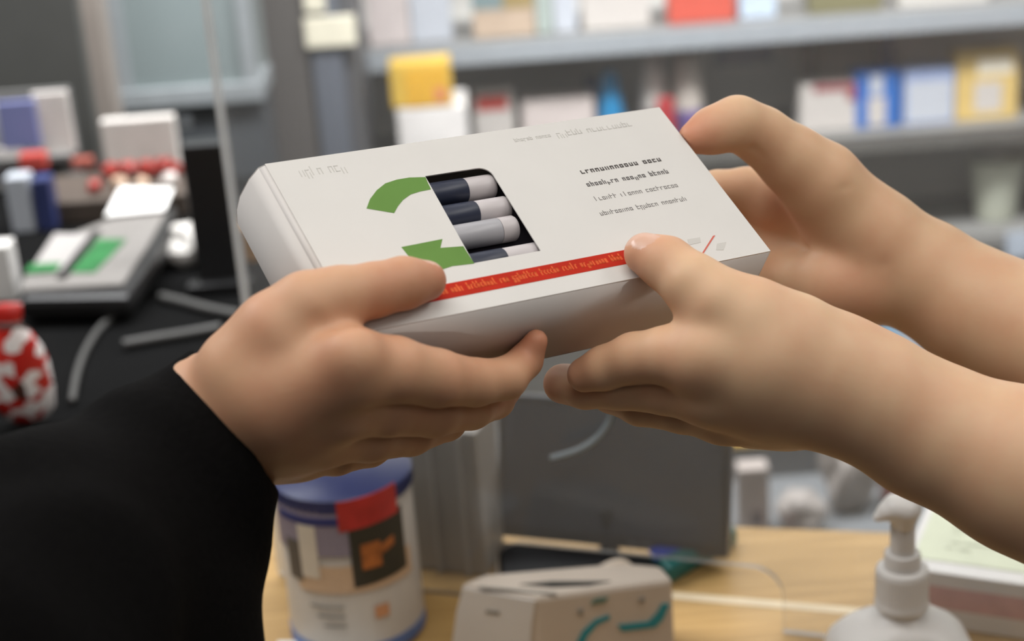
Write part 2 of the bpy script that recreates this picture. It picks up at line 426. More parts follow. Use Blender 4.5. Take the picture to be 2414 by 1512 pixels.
# ---- left person's right hand: back of the hand to the camera, thumb on the lid
ld = lid_depth
def onlid(x, y, r, lift=0): # centre depth so that a ball of radius r px rests on the lid
    d = ld(x, y); rm = r*d/FPX; c = abs(ray(x, y)@EZ)/np.linalg.norm(ray(x, y))
    return d-(rm+lift)/c
FRO = BO-EY*hw
def onfront(x, y, r, lift=0.):
    rr_ = ray(x, y); d = float(((FRO-CAM)@EY)/(rr_@EY)); rm = r*d/FPX
    return d-(rm+lift)/abs(rr_@EY)*1.0
A_thumb = [J(575, 875, .700, 112), J(655, 790, .697, 104), J(725, 728, .697, 86), J(800, 702, .700, 72), J(885, 683, onlid(885, 683, 62, .001), 62), J(950, 668, onlid(950, 668, 60), 60), J(1004, 662, onlid(1004, 662, 49), 49)]
A_palm = [J(520, 985, .712, 128), J(640, 930, .700, 132), J(820, 872, .688, 96)]
A_palm2 = [J(560, 1000, .722, 118), J(700, 975, .716, 118), J(800, 955, .706, 88)]
A_palm3 = [J(560, 1020, .732, 108), J(680, 1020, .732, 98), J(760, 1020, .728, 80)]
A_palm4 = [J(560, 1030, .738, 98), J(640, 1055, .745, 78), J(705, 1065, .748, 66)]
A_idx = [J(820, 868, .688, 92), J(930, 872, .699, 78), J(1030, 892, .716, 68), J(1120, 902, .737, 56), J(1192, 893, .752, 50), J(1238, 852, onfront(1238, 852, 40), 40), J(1264, 804, onfront(1264, 804, 28), 28)]
A_mid = [J(800, 945, .704, 86), J(910, 958, .722, 72), J(1020, 968, .745, 63), J(1110, 960, .770, 53), J(1165, 940, .790, 48), J(1190, 915, .808, 42)]
A_ring = [J(760, 1015, .726, 78), J(870, 1022, .745, 68), J(965, 1015, .768, 60), J(1050, 990, .795, 50), J(1090, 955, .818, 42)]
A_pink = [J(705, 1062, .746, 64), J(790, 1066, .763, 55), J(870, 1052, .783, 49), J(935, 1022, .803, 43), J(975, 985, .822, 37)]
A_fore = [J(570, 965, .715, 122), J(490, 965, .715, 122), J(390, 1060, .705, 130), J(300, 1130, .695, 140)]
allA = A_thumb+A_palm+A_palm2+A_palm3+A_palm4+A_idx+A_mid+A_ring+A_pink+A_fore
def sdA(p):
    D = chain(p, A_palm, .01)
    for c in (A_palm2, A_palm3, A_palm4, A_fore): D = smin(D, chain(p, c, .01), .014)
    T = chain(p, A_thumb, .006)
    Fg = chain(p, A_idx, .004)
    for c in (A_mid, A_ring, A_pink): Fg = smin(Fg, chain(p, c, .004), .0022)
    D = smin(D, Fg, .009)
    D = smin(D, T, .011)
    # knuckles, tendons
    D = smin(D, np.linalg.norm(p-P(835, 842, .678), axis=1)-.0108, .012)
    D = dent(p, D, [P(755, 758, .680), P(800, 772, .680), P(860, 775, .684)], .0035, .0022)
    for x, y, d, r in ((1020, 835, .738, 1), (878, 628, .728, 1)):
        for dx in (-7, 7): D = dent(p, D, [P(x+dx-4, y-4, d), P(x+dx+6, y+34, d-.004)], .0009, .0004)
    return clear_box(p, D)
def uvec3(v): return v/np.linalg.norm(v)
def tip(js): return js[-1][0]
bA = [(tip(c), .012, .8) for c in (A_thumb, A_idx, A_mid)] + [(A_idx[2][0], .012, .5), (A_idx[0][0], .016, .35), (A_thumb[4][0], .012, .4)]
vA = -ray(1010, 640)
nA = uvec3(EZ*.75+EY*.75+EX*.25); nails_A = [(A_thumb[-1][0]+nA*A_thumb[-1][1]*.92, nA, EX, .0068, .0058)]
setA = body_mesh(sdA, allA, blush=bA, nails=nails_A)
personA = make_person('person', [setA], (skin_a, nail_m), 'person at left in black sleeve, right hand gripping the carton with thumb on its lid')

# black sleeve and coat
S_out = [J(600, 950, .729, 184), J(530, 1010, .722, 188), J(330, 1180, .70, 235), J(60, 1420, .64, 370), J(-160, 1700, .60, 520)]
S_body = [J(360, 1420, .70, 255), J(300, 1800, .70, 330)]
cuffc = P(532, 942, .72); cuffn = P(705, 837, .72)-P(500, 957, .72)+F*.006; cuffn /= np.linalg.norm(cuffn)
def sdS(p):
    D = chain(p, S_out, .02)
    D = smin(D, chain(p, S_body, .02), .05)
    D = D+.0016*np.sin(p[:, 0]*95+p[:, 2]*60+3*np.sin(p[:, 1]*40))*np.clip((.19-(p-cuffc)@(-cuffn))/.19+1, .3, 1)
    cut = (p-cuffc)@cuffn
    D = smax(D, cut, .004)
    inn = smin(cone(p, P(640, 915, .733), P(530, 1010, .722), 168*.73/FPX, 166*.722/FPX), cone(p, P(530, 1010, .722), P(360, 1155, .704), 166*.722/FPX, 150*.7/FPX), .002)
    return smax(D, -inn, .003)
ptsS = S_out+S_body+[J(520, 1000, .735, 190)]
V, Q = sdf_mesh(sdS, (np.array([a for a, r in ptsS])-np.array([[r] for a, r in ptsS])).min(0)-.01, (np.array([a for a, r in ptsS])+np.array([[r] for a, r in ptsS])).max(0)+.01, .0028)
V = relax(V, Q, 3)
sl = link('sleeve', np_mesh('sleeve', V, Q), personA, (mat('black_knit', '090808', .95, noise=.2, scale=300, bump=.3, spec=.08),))

# ---- right person: left hand near the camera, thumb on the lid
B_thumb = [J(1860, 808, .756, 120), J(1765, 762, .752, 108), J(1690, 722, .752, 90), J(1635, 672, onlid(1635, 672, 70, .001), 72), J(1572, 622, onlid(1572, 622, 62), 62), J(1520, 598, onlid(1520, 598, 50), 50)]
B_m1 = [J(1960, 900, .766, 140), J(1800, 850, .754, 136), J(1660, 845, .752, 92)]
B_m2 = [J(1960, 900, .770, 145), J(1800, 900, .764, 130), J(1680, 915, .765, 90)]
B_m3 = [J(1960, 910, .785, 135), J(1820, 940, .782, 110), J(1710, 965, .785, 82)]
B_m4 = [J(1960, 925, .795, 125), J(1850, 965, .800, 88), J(1770, 985, .802, 66)]
B_idx = [J(1660, 845, .752, 86), J(1570, 838, .757, 68), J(1495, 845, .766, 60), J(1425, 868, .776, 52), J(1378, 884, .783, 42)]
B_mid = [J(1680, 920, .765, 84), J(1570, 912, .777, 66), J(1460, 908, .792, 58), J(1380, 912, .806, 52), J(1328, 905, .818, 48)]
B_ring = [J(1710, 965, .785, 78), J(1610, 962, .798, 60), J(1510, 950, .814, 54), J(1440, 925, .830, 48), J(1400, 890, .845, 42)]
B_pink = [J(1770, 985, .802, 62), J(1690, 985, .815, 54), J(1610, 970, .828, 46), J(1550, 940, .842, 42), J(1520, 905, .856, 36)]
B_fore = [J(1850, 850, .762, 138), J(1930, 885, .762, 146), J(2060, 942, .764, 150), J(2180, 1012, .766, 158), J(2414, 1110, .755, 190), J(2800, 1290, .735, 225)]
allB = B_thumb+B_m1+B_m2+B_m3+B_m4+B_idx+B_mid+B_ring+B_pink+B_fore
def sdB(p):
    D = chain(p, B_m1, .012)
    for c in (B_m2, B_m3, B_m4, B_fore): D = smin(D, chain(p, c, .012), .014)
    T = chain(p, B_thumb, .006)
    Fg = chain(p, B_idx, .004)
    for c in (B_mid, B_ring, B_pink): Fg = smin(Fg, chain(p, c, .004), .0022)
    D = smin(D, Fg, .009)
    D = smin(D, T, .010)
    D = smin(D, np.linalg.norm(p-P(1668, 838, .745), axis=1)-.0115, .012)
    D = smin(D, np.linalg.norm(p-P(1700, 925, .757), axis=1)-.0115, .010)
    for dx in (-8, 8): D = dent(p, D, [P(1588+dx, 600, .748), P(1604+dx, 640, .745)], .0009, .0004)
    return clear_box(p, D)
bB = [(tip(c), .012, .8) for c in (B_thumb, B_idx, B_mid)] + [(B_idx[2][0], .012, .4), (B_idx[0][0], .016, .3)]
nails_B = [(P(1512, 582, ld(1512, 582)-.020), EZ*1.0+EY*.3-F*.3, P(1520, 598, .77)-P(1600, 650, .755), .0068, .0062)]
setB = body_mesh(sdB, allB, blush=bB, nails=nails_B)

# ---- right person's right hand, palm to the camera, thumb on the far corner of the lid
C_thumb = [J(2140, 632, .906, 116), J(2060, 560, .904, 110), J(1990, 503, .902, 101), J(1935, 432, .893, 92), J(1865, 375, .885, 74), J(1795, 320, .877, 62), J(1738, 290, .868, 57), J(1680, 308, .862, 48), J(1634, 326, .857, 36)]
C_fore = [J(2090, 610, .912, 118), J(2180, 655, .908, 128), J(2300, 730, .900, 140), J(2414, 780, .890, 150), J(2800, 950, .850, 200)]
C_m1 = [J(2080, 600, .915, 105), J(1950, 510, .925, 85), J(1825, 470, .925, 72)]
C_m2 = [J(2060, 620, .925, 100), J(1930, 570, .938, 80), J(1810, 535, .938, 70)]
C_m3 = [J(2060, 650, .920, 95), J(1940, 640, .930, 80), J(1820, 600, .938, 68)]
C_m4 = [J(2040, 670, .905, 100), J(1960, 672, .905, 88), J(1850, 655, .925, 68)]
C_idx = [J(1825, 468, .925, 70), J(1760, 447, .925, 52), J(1690, 448, .926, 46), J(1620, 470, .924, 40), J(1570, 500, .918, 34)]
C_mid = [J(1810, 535, .938, 66), J(1720, 520, .940, 50), J(1640, 530, .936, 44), J(1570, 560, .928, 36)]
C_ring = [J(1820, 600, .935, 64), J(1730, 590, .932, 48), J(1650, 600, .925, 42), J(1590, 620, .915, 36)]
C_pink = [J(1850, 652, .922, 58), J(1780, 650, .916, 44), J(1710, 660, .908, 38), J(1660, 670, .902, 34)]
allC = C_thumb+C_fore+C_m1+C_m2+C_m3+C_m4+C_idx+C_mid+C_ring+C_pink
def sdC(p):
    D = chain(p, C_m1, .012)
    for c in (C_m2, C_m3, C_m4, C_fore): D = smin(D, chain(p, c, .012), .012)
    T = chain(p, C_thumb, .012)
    Fg = chain(p, C_idx, .004)
    for c in (C_mid, C_ring, C_pink): Fg = smin(Fg, chain(p, c, .004), .0022)
    D = smin(D, Fg, .008)
    D = smin(D, T, .012)
    D = dent(p, D, [P(1930, 490, .872), P(1960, 455, .868), P(2005, 440, .872)], .0016, .0012)
    D = dent(p, D, [P(1790, 520, .905), P(1880, 585, .905), P(1980, 605, .900), P(2080, 618, .885)], .004, .0018)
    D = dent(p, D, [P(2060, 660, .89), P(2095, 620, .884)], .003, .0005)
    D = dent(p, D, [P(1770, 345, .862), P(1800, 375, .866)], .0015, .0012)
    return clear_box(p, D)
bC = [(tip(c), .014, .9) for c in (C_thumb, C_idx)] + [(P(1850, 500, .90), .02, .5), (P(2000, 690, .88), .02, .5), (P(1700, 420, .90), .015, .6)]
setC = body_mesh(sdC, allC, blush=bC)
personB = make_person('person', [setB, setC], (skin_b, nail_m), 'person at right with bare forearms, both hands holding the right end of the carton')
# ================================================================== COUNTER AND THE THINGS ON IT
def uvec(v): v = np.asarray(v, float); return v/np.linalg.norm(v)
def zz(px, py, y): return float(VY(px, py, y)[2])
def face_uv(O, ex, ey, px, py):
    n = np.cross(ex, ey); r = ray(px, py); t = ((O-CAM)@n)/(r@n); q = CAM+t*r-O
    return float(q@ex), float(q@ey)
def face_decal(name, polys, m, O, ex, ey, parent, th=.0004):
    ez = np.cross(ex, ey)
    if ez@(CAM-O) < 0: ez = -ez
    M = frame(O, ex, ey, ez); bm = bmesh.new()
    for pts in polys: add_prism(bm, [face_uv(O, ex, ey, x, y) for x, y in pts], .0, th, M)
    return from_bm(name, bm, m, parent)
cA, cB = GZ(1700, 1238, CT), GZ(2060, 1252, CT)
cdir = uvec(cB-cA); cnrm = np.array([-cdir[1], cdir[0], 0])
wood = bpy.data.materials.new('beech_laminate'); wood.use_nodes = True
nt = wood.node_tree; b = nt.nodes['Principled BSDF']; tc = nt.nodes.new('ShaderNodeTexCoord'); mp = nt.nodes.new('ShaderNodeMapping')
mp.inputs['Scale'].default_value = (3, 40, 40); wv = nt.nodes.new('ShaderNodeTexNoise'); wv.inputs['Scale'].default_value = 3; wv.inputs['Detail'].default_value = 6
rp = nt.nodes.new('ShaderNodeValToRGB'); rp.color_ramp.elements[0].color = s2l('a5834e')+(1,); rp.color_ramp.elements[1].color = s2l('c09c64')+(1,)
rp.color_ramp.elements[0].position = .3; rp.color_ramp.elements[1].position = .7
nt.links.new(tc.outputs['Object'], mp.inputs[0]); nt.links.new(mp.outputs[0], wv.inputs['Vector']); nt.links.new(wv.outputs['Fac'], rp.inputs[0]); nt.links.new(rp.outputs[0], b.inputs['Base Color'])
b.inputs['Roughness'].default_value = .4
MC = frame(np.array([cA[0], cA[1], 0]), cdir, cnrm, (0, 0, 1))
ct = empty('shop_counter', MC @ Vector((0, -.4, 0)), 'beech wood shop counter at bottom right, under the soap bottle', 'counter', rz=math.atan2(cdir[1], cdir[0]))
box('worktop', (-.47, -.50, CT-.035), (.62, 0, CT), wood, ct, MC, bev=.003)
box('front_panel', (-.45, -.46, .0), (.60, -.03, CT-.036), mat('counter_panel', '8a8884', .6), ct, MC)
t0, t1 = GZ(1500, 1398, CT), GZ(2060, 1446, CT); td = uvec(t1-t0)  # thin slab added to give a paler line along the counter
tag(box('pale_strip', (0, -.005, 0), (float(np.linalg.norm(t1-t0)), .005, .0004), mat('strip_pale', 'd8c6a6', .5), None, frame(t0, td, np.cross((0, 0, 1), td), (0, 0, 1))),
    'pale strip lying along the wooden counter behind the white device', 'tape')
# ---- acrylic screen with a pass-through opening
zl = 1.002
q0, q1 = GZ(1200, 1277, zl), GZ(1790, 1337, zl)
pd = uvec(q1-q0); pn = uvec(np.cross(pd, (0, 0, 1)))
if pn @ (CAM-q0) < 0: pn = -pn
PO = np.array([q0[0], q0[1], 0.0])
def scr(px, py): r = ray(px, py); t = ((PO-CAM)@pn)/(r@pn); q = CAM+t*r-PO; return float(q@pd), float(q[2])
acr = bpy.data.materials.new('acrylic_clear'); acr.use_nodes = True; nt = acr.node_tree; nt.nodes.remove(nt.nodes['Principled BSDF'])
out = nt.nodes['Material Output']; tr = nt.nodes.new('ShaderNodeBsdfTransparent'); df = nt.nodes.new('ShaderNodeBsdfDiffuse'); gl = nt.nodes.new('ShaderNodeBsdfGlossy')
nz = nt.nodes.new('ShaderNodeTexNoise'); nz.inputs['Scale'].default_value = 6; tcx = nt.nodes.new('ShaderNodeTexCoord'); nt.links.new(tcx.outputs['Object'], nz.inputs['Vector'])
mr = nt.nodes.new('ShaderNodeMapRange'); mr.inputs[3].default_value = .05; mr.inputs[4].default_value = .10; nt.links.new(nz.outputs['Fac'], mr.inputs[0])
df.inputs[0].default_value = (.85, .88, .9, 1); gl.inputs['Roughness'].default_value = .06
m1 = nt.nodes.new('ShaderNodeMixShader'); nt.links.new(mr.outputs[0], m1.inputs[0]); nt.links.new(tr.outputs[0], m1.inputs[1]); nt.links.new(df.outputs[0], m1.inputs[2])
fr = nt.nodes.new('ShaderNodeFresnel'); fr.inputs[0].default_value = 1.3
m2 = nt.nodes.new('ShaderNodeMixShader'); nt.links.new(fr.outputs[0], m2.inputs[0]); nt.links.new(m1.outputs[0], m2.inputs[1]); nt.links.new(gl.outputs[0], m2.inputs[2]); nt.links.new(m2.outputs[0], out.inputs['Surface'])
edge_m = mat('acrylic_polished_edge', 'f2f4f5', .4, noise=.02, trans=.5, alpha=.7)
uL = (scr(482, 0)[0]+scr(572, 690)[0])/2+.0; uR = uL+1.02
ua, ub = scr(1172, 1330)[0], scr(1846, 1420)[0]; zb = CT+.0005
def arcp(cx, cz, r, a0, a1, n=8): return [(cx+r*math.cos(math.radians(a0+(a1-a0)*i/n)), cz+r*math.sin(math.radians(a0+(a1-a0)*i/n))) for i in range(n+1)]
rad = .022
outline = [(uL, zb), (uL, 1.75), (uR, 1.75), (uR, zb), (ub, zb)] + arcp(ub-rad, zl-rad, rad, 0, 90) + arcp(ua+rad, zl-rad, rad, 90, 180) + [(ua, zb)]
bm = bmesh.new(); MS = frame(PO, pd, (0, 0, 1), pn)
add_prism(bm, outline, -.0025, .0025, MS)
bmesh.ops.recalc_face_normals(bm, faces=bm.faces)
for f in bm.faces: f.material_index = 0 if len(f.verts) > 4 else 1
scrn = from_bm('acrylic_screen', bm, [acr, edge_m])
tag(scrn, 'clear acrylic counter screen with a rounded pass-through opening at the bottom', 'screen')
# ---- monitor behind the screen
mo = GZ(1205, 1268, CT+.012); mr_ = GZ(1715, 1318, CT+.012); md = uvec(mr_-mo)
mb = uvec(np.cross((0, 0, 1), md)); 
tilt = math.radians(14); mu = uvec(np.array([0, 0, 1])*math.cos(tilt)+mb*math.sin(tilt)); mn = np.cross(md, mu)
wM = float(np.linalg.norm(mr_-mo)); MM = frame(mo, md, mu, mn)
mon = empty('monitor', (mo+mr_)/2-np.array([0, 0, .012]), 'dark grey monitor with small pale mark on its lower bezel, behind the acrylic screen', 'monitor')
box('screen_panel', (-.012, 0, -.014), (wM, .118, 0), mat('monitor_dark', '35373b', .35, noise=.05, scale=14), mon, MM, bev=.002)
box('glass_pane', (-.006, .010, .0001), (wM-.006, .112, .0006), mat('monitor_glass', '474c55', .25, noise=.04, scale=9), mon, MM)
def mpx(x, y): return face_uv(mo, md, mu, x, y)
a = mpx(1478, 1279); 
bm = bmesh.new()
for q in strokes(a[0], a[0]+.02, a[1], .0028, 5, (4, 5), .0005): add_prism(bm, q, .0001, .0008, MM)
from_bm('bezel_mark', bm, mat('mark_grey', '7d7d82', .5), mon)
bq = [GZ(1175, 1300, CT)[:2], GZ(1185, 1392, CT)[:2], GZ(1500, 1400, CT)[:2], GZ(1640, 1345, CT)[:2]]
prism('stand_base', [tuple(q) for q in bq], CT+.0002, CT+.010, mat('black_plastic', '100f10', .5), mon, bev=.002)
tube('monitor_stem', [mo+md*wM*.45+mb*.008+np.array([0, 0, -.011]), mo+md*wM*.45+mb*.012+np.array([0, 0, .03])], .008, mat('black_plastic', '100f10', .5), mon)
tag(tube('cable', [P(1445, 930, 1.20), P(1440, 985, 1.21), P(1412, 1030, 1.215), P(1365, 1062, 1.22), P(1300, 1082, 1.23)], .0028, mat('cable_pale', '7c8488', .4)),
    'pale cable curving over the top of the dark monitor', 'cable')
tag(tube('white_cable', [GZ(1395, 1366, CT+.013), GZ(1425, 1342, CT+.016), GZ(1462, 1330, CT+.018), GZ(1484, 1345, CT+.014), GZ(1478, 1368, CT+.012)], .004, mat('cable_cream', 'd3c2ad', .5)),
    'cream cable loop on the black base behind the white device', 'cable')
# teal and blue packet
pk = [GZ(1530, 1340, CT)[:2], GZ(1702, 1262, CT)[:2], GZ(1742, 1285, CT)[:2], GZ(1578, 1385, CT)[:2]]
pkt = empty('packet', (float(np.mean([q[0] for q in pk])), float(np.mean([q[1] for q in pk])), CT), 'teal and blue glossy packet lying on the wood beside the monitor', 'packet')
pk = [np.array(q) for q in pk]
prism('wrapper', [tuple(q) for q in pk], CT+.0002, CT+.016, mat('packet_teal', '14605c', .3), pkt, bev=.004)
def lerp2(a, b, t): return tuple(a+(b-a)*t)
prism('blue_panel', [lerp2(pk[0], pk[1], .0), lerp2(pk[0], pk[1], .55), lerp2(pk[0], pk[1], .5)+np.array([.012, -.012]), lerp2(pk[3], pk[2], .05)+np.array([-.012, .012])], CT+.016, CT+.0166, mat('packet_blue', '173a9c', .3), pkt)
prism('silver_panel', [lerp2(pk[0], pk[1], .62), lerp2(pk[0], pk[1], .97), lerp2(pk[3], pk[2], .9), lerp2(pk[3], pk[2], .62)], CT+.016, CT+.0166, mat('packet_silver', 'a4b4bb', .3), pkt)
prism('white_loop', [lerp2(pk[0], pk[1], .50), lerp2(pk[0], pk[1], .60), lerp2(pk[3], pk[2], .60), lerp2(pk[3], pk[2], .50)], CT+.0166, CT+.0172, mat('white_plastic', 'e2dfdb', .4), pkt)
# ---- white device with teal handle marks
zt = CT+.062
d0, dl, dr = GZ(1268, 1408, zt), GZ(1082, 1376, zt), GZ(1588, 1366, zt)
ax_ = uvec(dr-d0); ay_ = uvec(np.cross((0, 0, 1), ax_)); wd = float(np.linalg.norm(dr-d0)); dp = abs(float((dl-d0)@ay_))
sk = float((dl-d0)@ax_)
dev_lit = mat('device_white_lit', 'd9d6d3', .4, noise=.02); dev_shaded = mat('device_beige_shaded', 'c9bcae', .45, noise=.02); teal = mat('device_teal', '1f8a96', .35)  # lit and shaded tones of one housing, set as separate colours
MD = frame(np.array([d0[0], d0[1], CT]), ax_, ay_, (0, 0, 1))
dev = empty('label_printer', MD @ Vector((wd/2, dp/2, 0)), 'white desktop device with teal curved accents, at the bottom edge beside the tub', 'device', rz=math.atan2(ax_[1], ax_[0]))
prism('housing', [(0, 0), (wd, 0), (wd-.004, .022), (wd-.03, .034), (sk+.02, dp+.010), (sk, dp)], .0005, .062, dev_shaded, dev, MD, bev=.004)
fO = np.array([d0[0], d0[1], CT]); fx = ax_; fy = np.array([0, 0, 1.]); fO = fO-ay_*.0002
lx = uvec(np.array([sk, dp, 0])@np.array([ax_, ay_, [0, 0, 1]])); 
lO = np.array([d0[0], d0[1], CT])
face_decal('lit_side_face', [[(1262, 1416), (1092, 1386), (1078, 1440), (1070, 1500), (1060, 1560), (1248, 1560), (1254, 1480)]], dev_lit, lO, lx, fy, dev, .0012)  # sheet over the left face, its brightly lit tone put in the colour
tO = np.array([d0[0], d0[1], zt]); 
face_decal('paper_slot', [[(1225, 1379), (1300, 1372), (1440, 1372), (1390, 1382), (1300, 1386)]], mat('slot_dark', '2c2a26', .6), tO, ax_, ay_, dev, .0006)
face_decal('top_print', [[(1130, 1383), (1312, 1399), (1310, 1404), (1128, 1388)]], mat('slot_grey', '8d8880', .6), tO, ax_, ay_, dev, .0006)
face_decal('teal_curve', [[(1352, 1530), (1372, 1490), (1402, 1462), (1436, 1450), (1438, 1458), (1408, 1472), (1384, 1500), (1372, 1530)]], teal, fO, fx, fy, dev, .0012)
face_decal('teal_grip', [[(1456, 1474), (1528, 1466), (1548, 1446), (1560, 1424), (1578, 1424), (1562, 1460), (1545, 1478), (1466, 1488)]], teal, fO, fx, fy, dev, .0012)
face_decal('button', [[(1392, 1424), (1402, 1412), (1434, 1408), (1424, 1420)]], mat('slot_green', '5f7a6e', .5), fO, fx, fy, dev, .0014)
face_decal('button', [[(1506, 1410), (1518, 1408), (1519, 1418), (1507, 1420)]], mat('slot_grey', '8d8880', .6), fO, fx, fy, dev, .0014)
face_decal('button', [[(1362, 1438), (1374, 1436), (1375, 1446), (1363, 1448)]], mat('slot_grey', '8d8880', .6), fO, fx, fy, dev, .0014)
face_decal('indicator', [[(1148, 1436), (1180, 1440), (1178, 1448), (1146, 1444)]], mat('slot_grey', '8d8880', .6), lO, lx, fy, dev, .0018)
# ---- tub with a printed wrap
tb = GZ(848, 1470, CT); rT = 157/FPX*depth(tb); hT = .134
MT = Matrix.Translation(Vector((tb[0], tb[1]-.004, CT)))
uo = PO+pd*uL
for z0_, z1_ in ((1.005, 1.75),): box('edge_strip', (uL, z0_-.05, .0027), (uL+.0075, z1_, .0052), mat('acrylic_edge_haze', 'f0f2f3', .4, alpha=.42), scrn, MS)
tub = empty('product_tub', MT @ Vector((0, 0, 0)), 'round white product tub with blue base band and red and dark panels', 'tub')
lathe('tub_body', [(rT*.94, .0005), (rT*.99, .003), (rT, .010), (rT*.985, hT-.016), (rT*.96, hT-.014)], mat('tub_white', 'c4beb6', .4, noise=.03), tub, MT, 64)
lathe('tub_lid', [(rT*.99, hT-.0138), (rT*1.02, hT-.012), (rT*1.02, hT-.002), (rT*.97, hT)], mat('tub_blue', '232c5c', .4), tub, MT, 64)
def patch(name, cols, z0, z1, m, off=.0006, parent=tub, skew=0):
    bm = bmesh.new(); n = 12; a0, a1 = cols
    g = []
    for o_ in (0, .0006):
        g.append([[bm.verts.new(MT @ Vector(((rT+off+o_)*math.sin(a), -(rT+off+o_)*math.cos(a), z+skew*(a-a0)))) for z in (z0, z1)] for a in [a0+(a1-a0)*i/n for i in range(n+1)]])
    for i in range(n):
        bm.faces.new((g[1][i][0], g[1][i+1][0], g[1][i+1][1], g[1][i][1])); bm.faces.new((g[0][i][1], g[0][i+1][1], g[0][i+1][0], g[0][i][0]))
        for s in (0, 1): bm.faces.new((g[0][i][s], g[0][i+1][s], g[1][i+1][s], g[1][i][s]))
    for i in (0, n): bm.faces.new((g[0][i][0], g[0][i][1], g[1][i][1], g[1][i][0]))
    return from_bm(name, bm, m, parent)
def tx(px): return math.asin(max(-.98, min(.98, (px-848)/160)))
patch('base_band', (-1.5, 1.5), .004, .013, mat('tub_band_blue', '5a74a8', .4), .0004)
patch('lavender_panel', (tx(700), tx(868)), .088, .124, mat('tub_lavender', '8a8292', .5), .0004)
patch('cream_panel', (tx(740), tx(990)), .058, .080, mat('tub_cream', 'c8ab8e', .5), .0004)
patch('dark_picture', (tx(866), tx(980)), .062, .112, mat('tub_dark', '2e2d26', .5), .0010, skew=.004)
patch('orange_figure', (tx(888), tx(930)), .076, .096, mat('tub_orange', 'a5602e', .5, noise=.3, scale=120), .0016)
patch('orange_figure', (tx(926), tx(958)), .084, .091, mat('tub_orange', 'a5602e', .5, noise=.3, scale=120), .0016, skew=.02)
patch('red_panel', (tx(846), tx(972)), .108, .1315, mat('tub_red', 'b02c2a', .45, noise=.2, scale=60), .0012, skew=.004)
patch('pale_figure', (tx(752), tx(792)), .070, .112, mat('tub_pale', 'd2c9ba', .5), .0010)
patch('dark_hair', (tx(722), tx(752)), .066, .098, mat('tub_grey_brown', '55504c', .5), .0010)  # dark printed patch left of the pale figure
patch('blue_patch', (tx(712), tx(846)), .113, .119, mat('tub_navy', '23306e', .4), .0009)
patch('orange_seal', (tx(905), tx(935)), .034, .044, mat('tub_seal', 'c68f68', .5), .0008)
for k in range(3): patch('printed_text', (tx(760+14*k), tx(838)), .046-.008*k, .0475-.008*k, mat('slot_grey', '8d8880', .6), .0008)
# ---- grey organiser between tub and monitor
o0 = GZ(1010, 1345, CT); oM = frame(o0, pd, np.cross((0, 0, 1), pd), (0, 0, 1))
org = empty('organiser', oM @ Vector((.03, .03, 0)), 'pale grey plastic organiser standing between the tub and the monitor', 'organiser')
gp = mat('organiser_grey', '8f8a84', .5)
box('shell', (-.022, 0, .0005), (.050, .045, .125), gp, org, oM, bev=.002)
box('divider', (.010, -.004, .0005), (.013, 0, .123), mat('organiser_light', 'a09c96', .5), org, oM)
box('divider', (.034, -.004, .0005), (.037, 0, .123), mat('organiser_light', 'a09c96', .5), org, oM)
# ---- white sheet at the bottom edge
s0 = GZ(640, 1560, CT); s1 = GZ(930, 1560, CT); sM = frame(s0, uvec(s1-s0), uvec(np.cross((0, 0, 1), s1-s0)), (0, 0, 1))
tag(box('paper_sheet', (0, -.06, .0005), (float(np.linalg.norm(s1-s0)), .022, .004), mat('paper', 'e6e4e0', .6), None, sM), 'white paper pad at the bottom edge in front of the tub', 'paper')
# ---- hand sanitiser bottle
YB = .958
bx = float(VY(2126, 1400, YB)[0]); zsh = zz(2124, 1448, YB); MBt = Matrix.Translation(Vector((bx, YB, 0)))
ppm = FPX/depth(VY(2126, 1400, YB))
bot = empty('pump_bottle', (bx, YB, CT), 'white pump soap bottle standing on the counter at the right', 'bottle')
bw = mat('bottle_white', 'efece8', .35, noise=.01)
# body: rounded-rectangle rings
bm = bmesh.new(); rings = []
def rrect(hx, hy, r, n=6):
    out = []
    for cx, cy, a0 in ((hx-r, hy-r, 0), (-hx+r, hy-r, 90), (-hx+r, -hy+r, 180), (hx-r, -hy+r, 270)):
        for i in range(n+1):
            a = math.radians(a0+90*i/n); out.append((cx+r*math.cos(a), cy+r*math.sin(a)))
    return out
HX = 172/ppm
for hx, hy, r, z in ((HX*.93, .028, .012, CT+.0005), (HX*.98, .031, .014, CT+.004), (HX, .032, .015, CT+.015), (HX, .032, .015, zsh-.034), (HX*.985, .0315, .015, zsh-.027), (HX*.93, .030, .0150, zsh-.020),
                     (HX*.80, .027, .0150, zsh-.013), (HX*.62, .024, .015, zsh-.007), (HX*.46, .0205, .017, zsh-.003), (.0165, .0165, .0164, zsh-.0005), (.0135, .0135, .0134, zsh+.004)):
    rings.append([bm.verts.new(MBt @ Vector((x, y, z))) for x, y in rrect(hx, hy, r)])
for a, b_ in zip(rings, rings[1:]):
    for k in range(len(a)): bm.faces.new((a[k], a[(k+1) % len(a)], b_[(k+1) % len(a)], b_[k]))
bm.faces.new(rings[0][::-1]); bm.faces.new(rings[-1])
from_bm('bottle_body', bm, bw, bot, smooth=True)
z1_, z2_, z3_, z4_, z5_ = zz(2126, 1428, YB), zz(2126, 1338, YB), zz(2127, 1302, YB), zz(2128, 1218, YB), zz(2129, 1172, YB)
r1 = 62/ppm; r2 = 42/ppm; r3 = 29/ppm
lathe('screw_collar', [(r1*.86, zsh+.001), (r1*.86, z1_), (r1*1.02, z1_+.001), (r1*1.03, z1_+.004), (r1*.99, z1_+.005), (r1*.98, z2_-.001), (r1*.93, z2_), (r2, z2_+.0005), (r2, z3_-.001), (r2*.95, z3_)], mat('pump_white', 'e6e3df', .4, noise=.01), bot, MBt, 48)
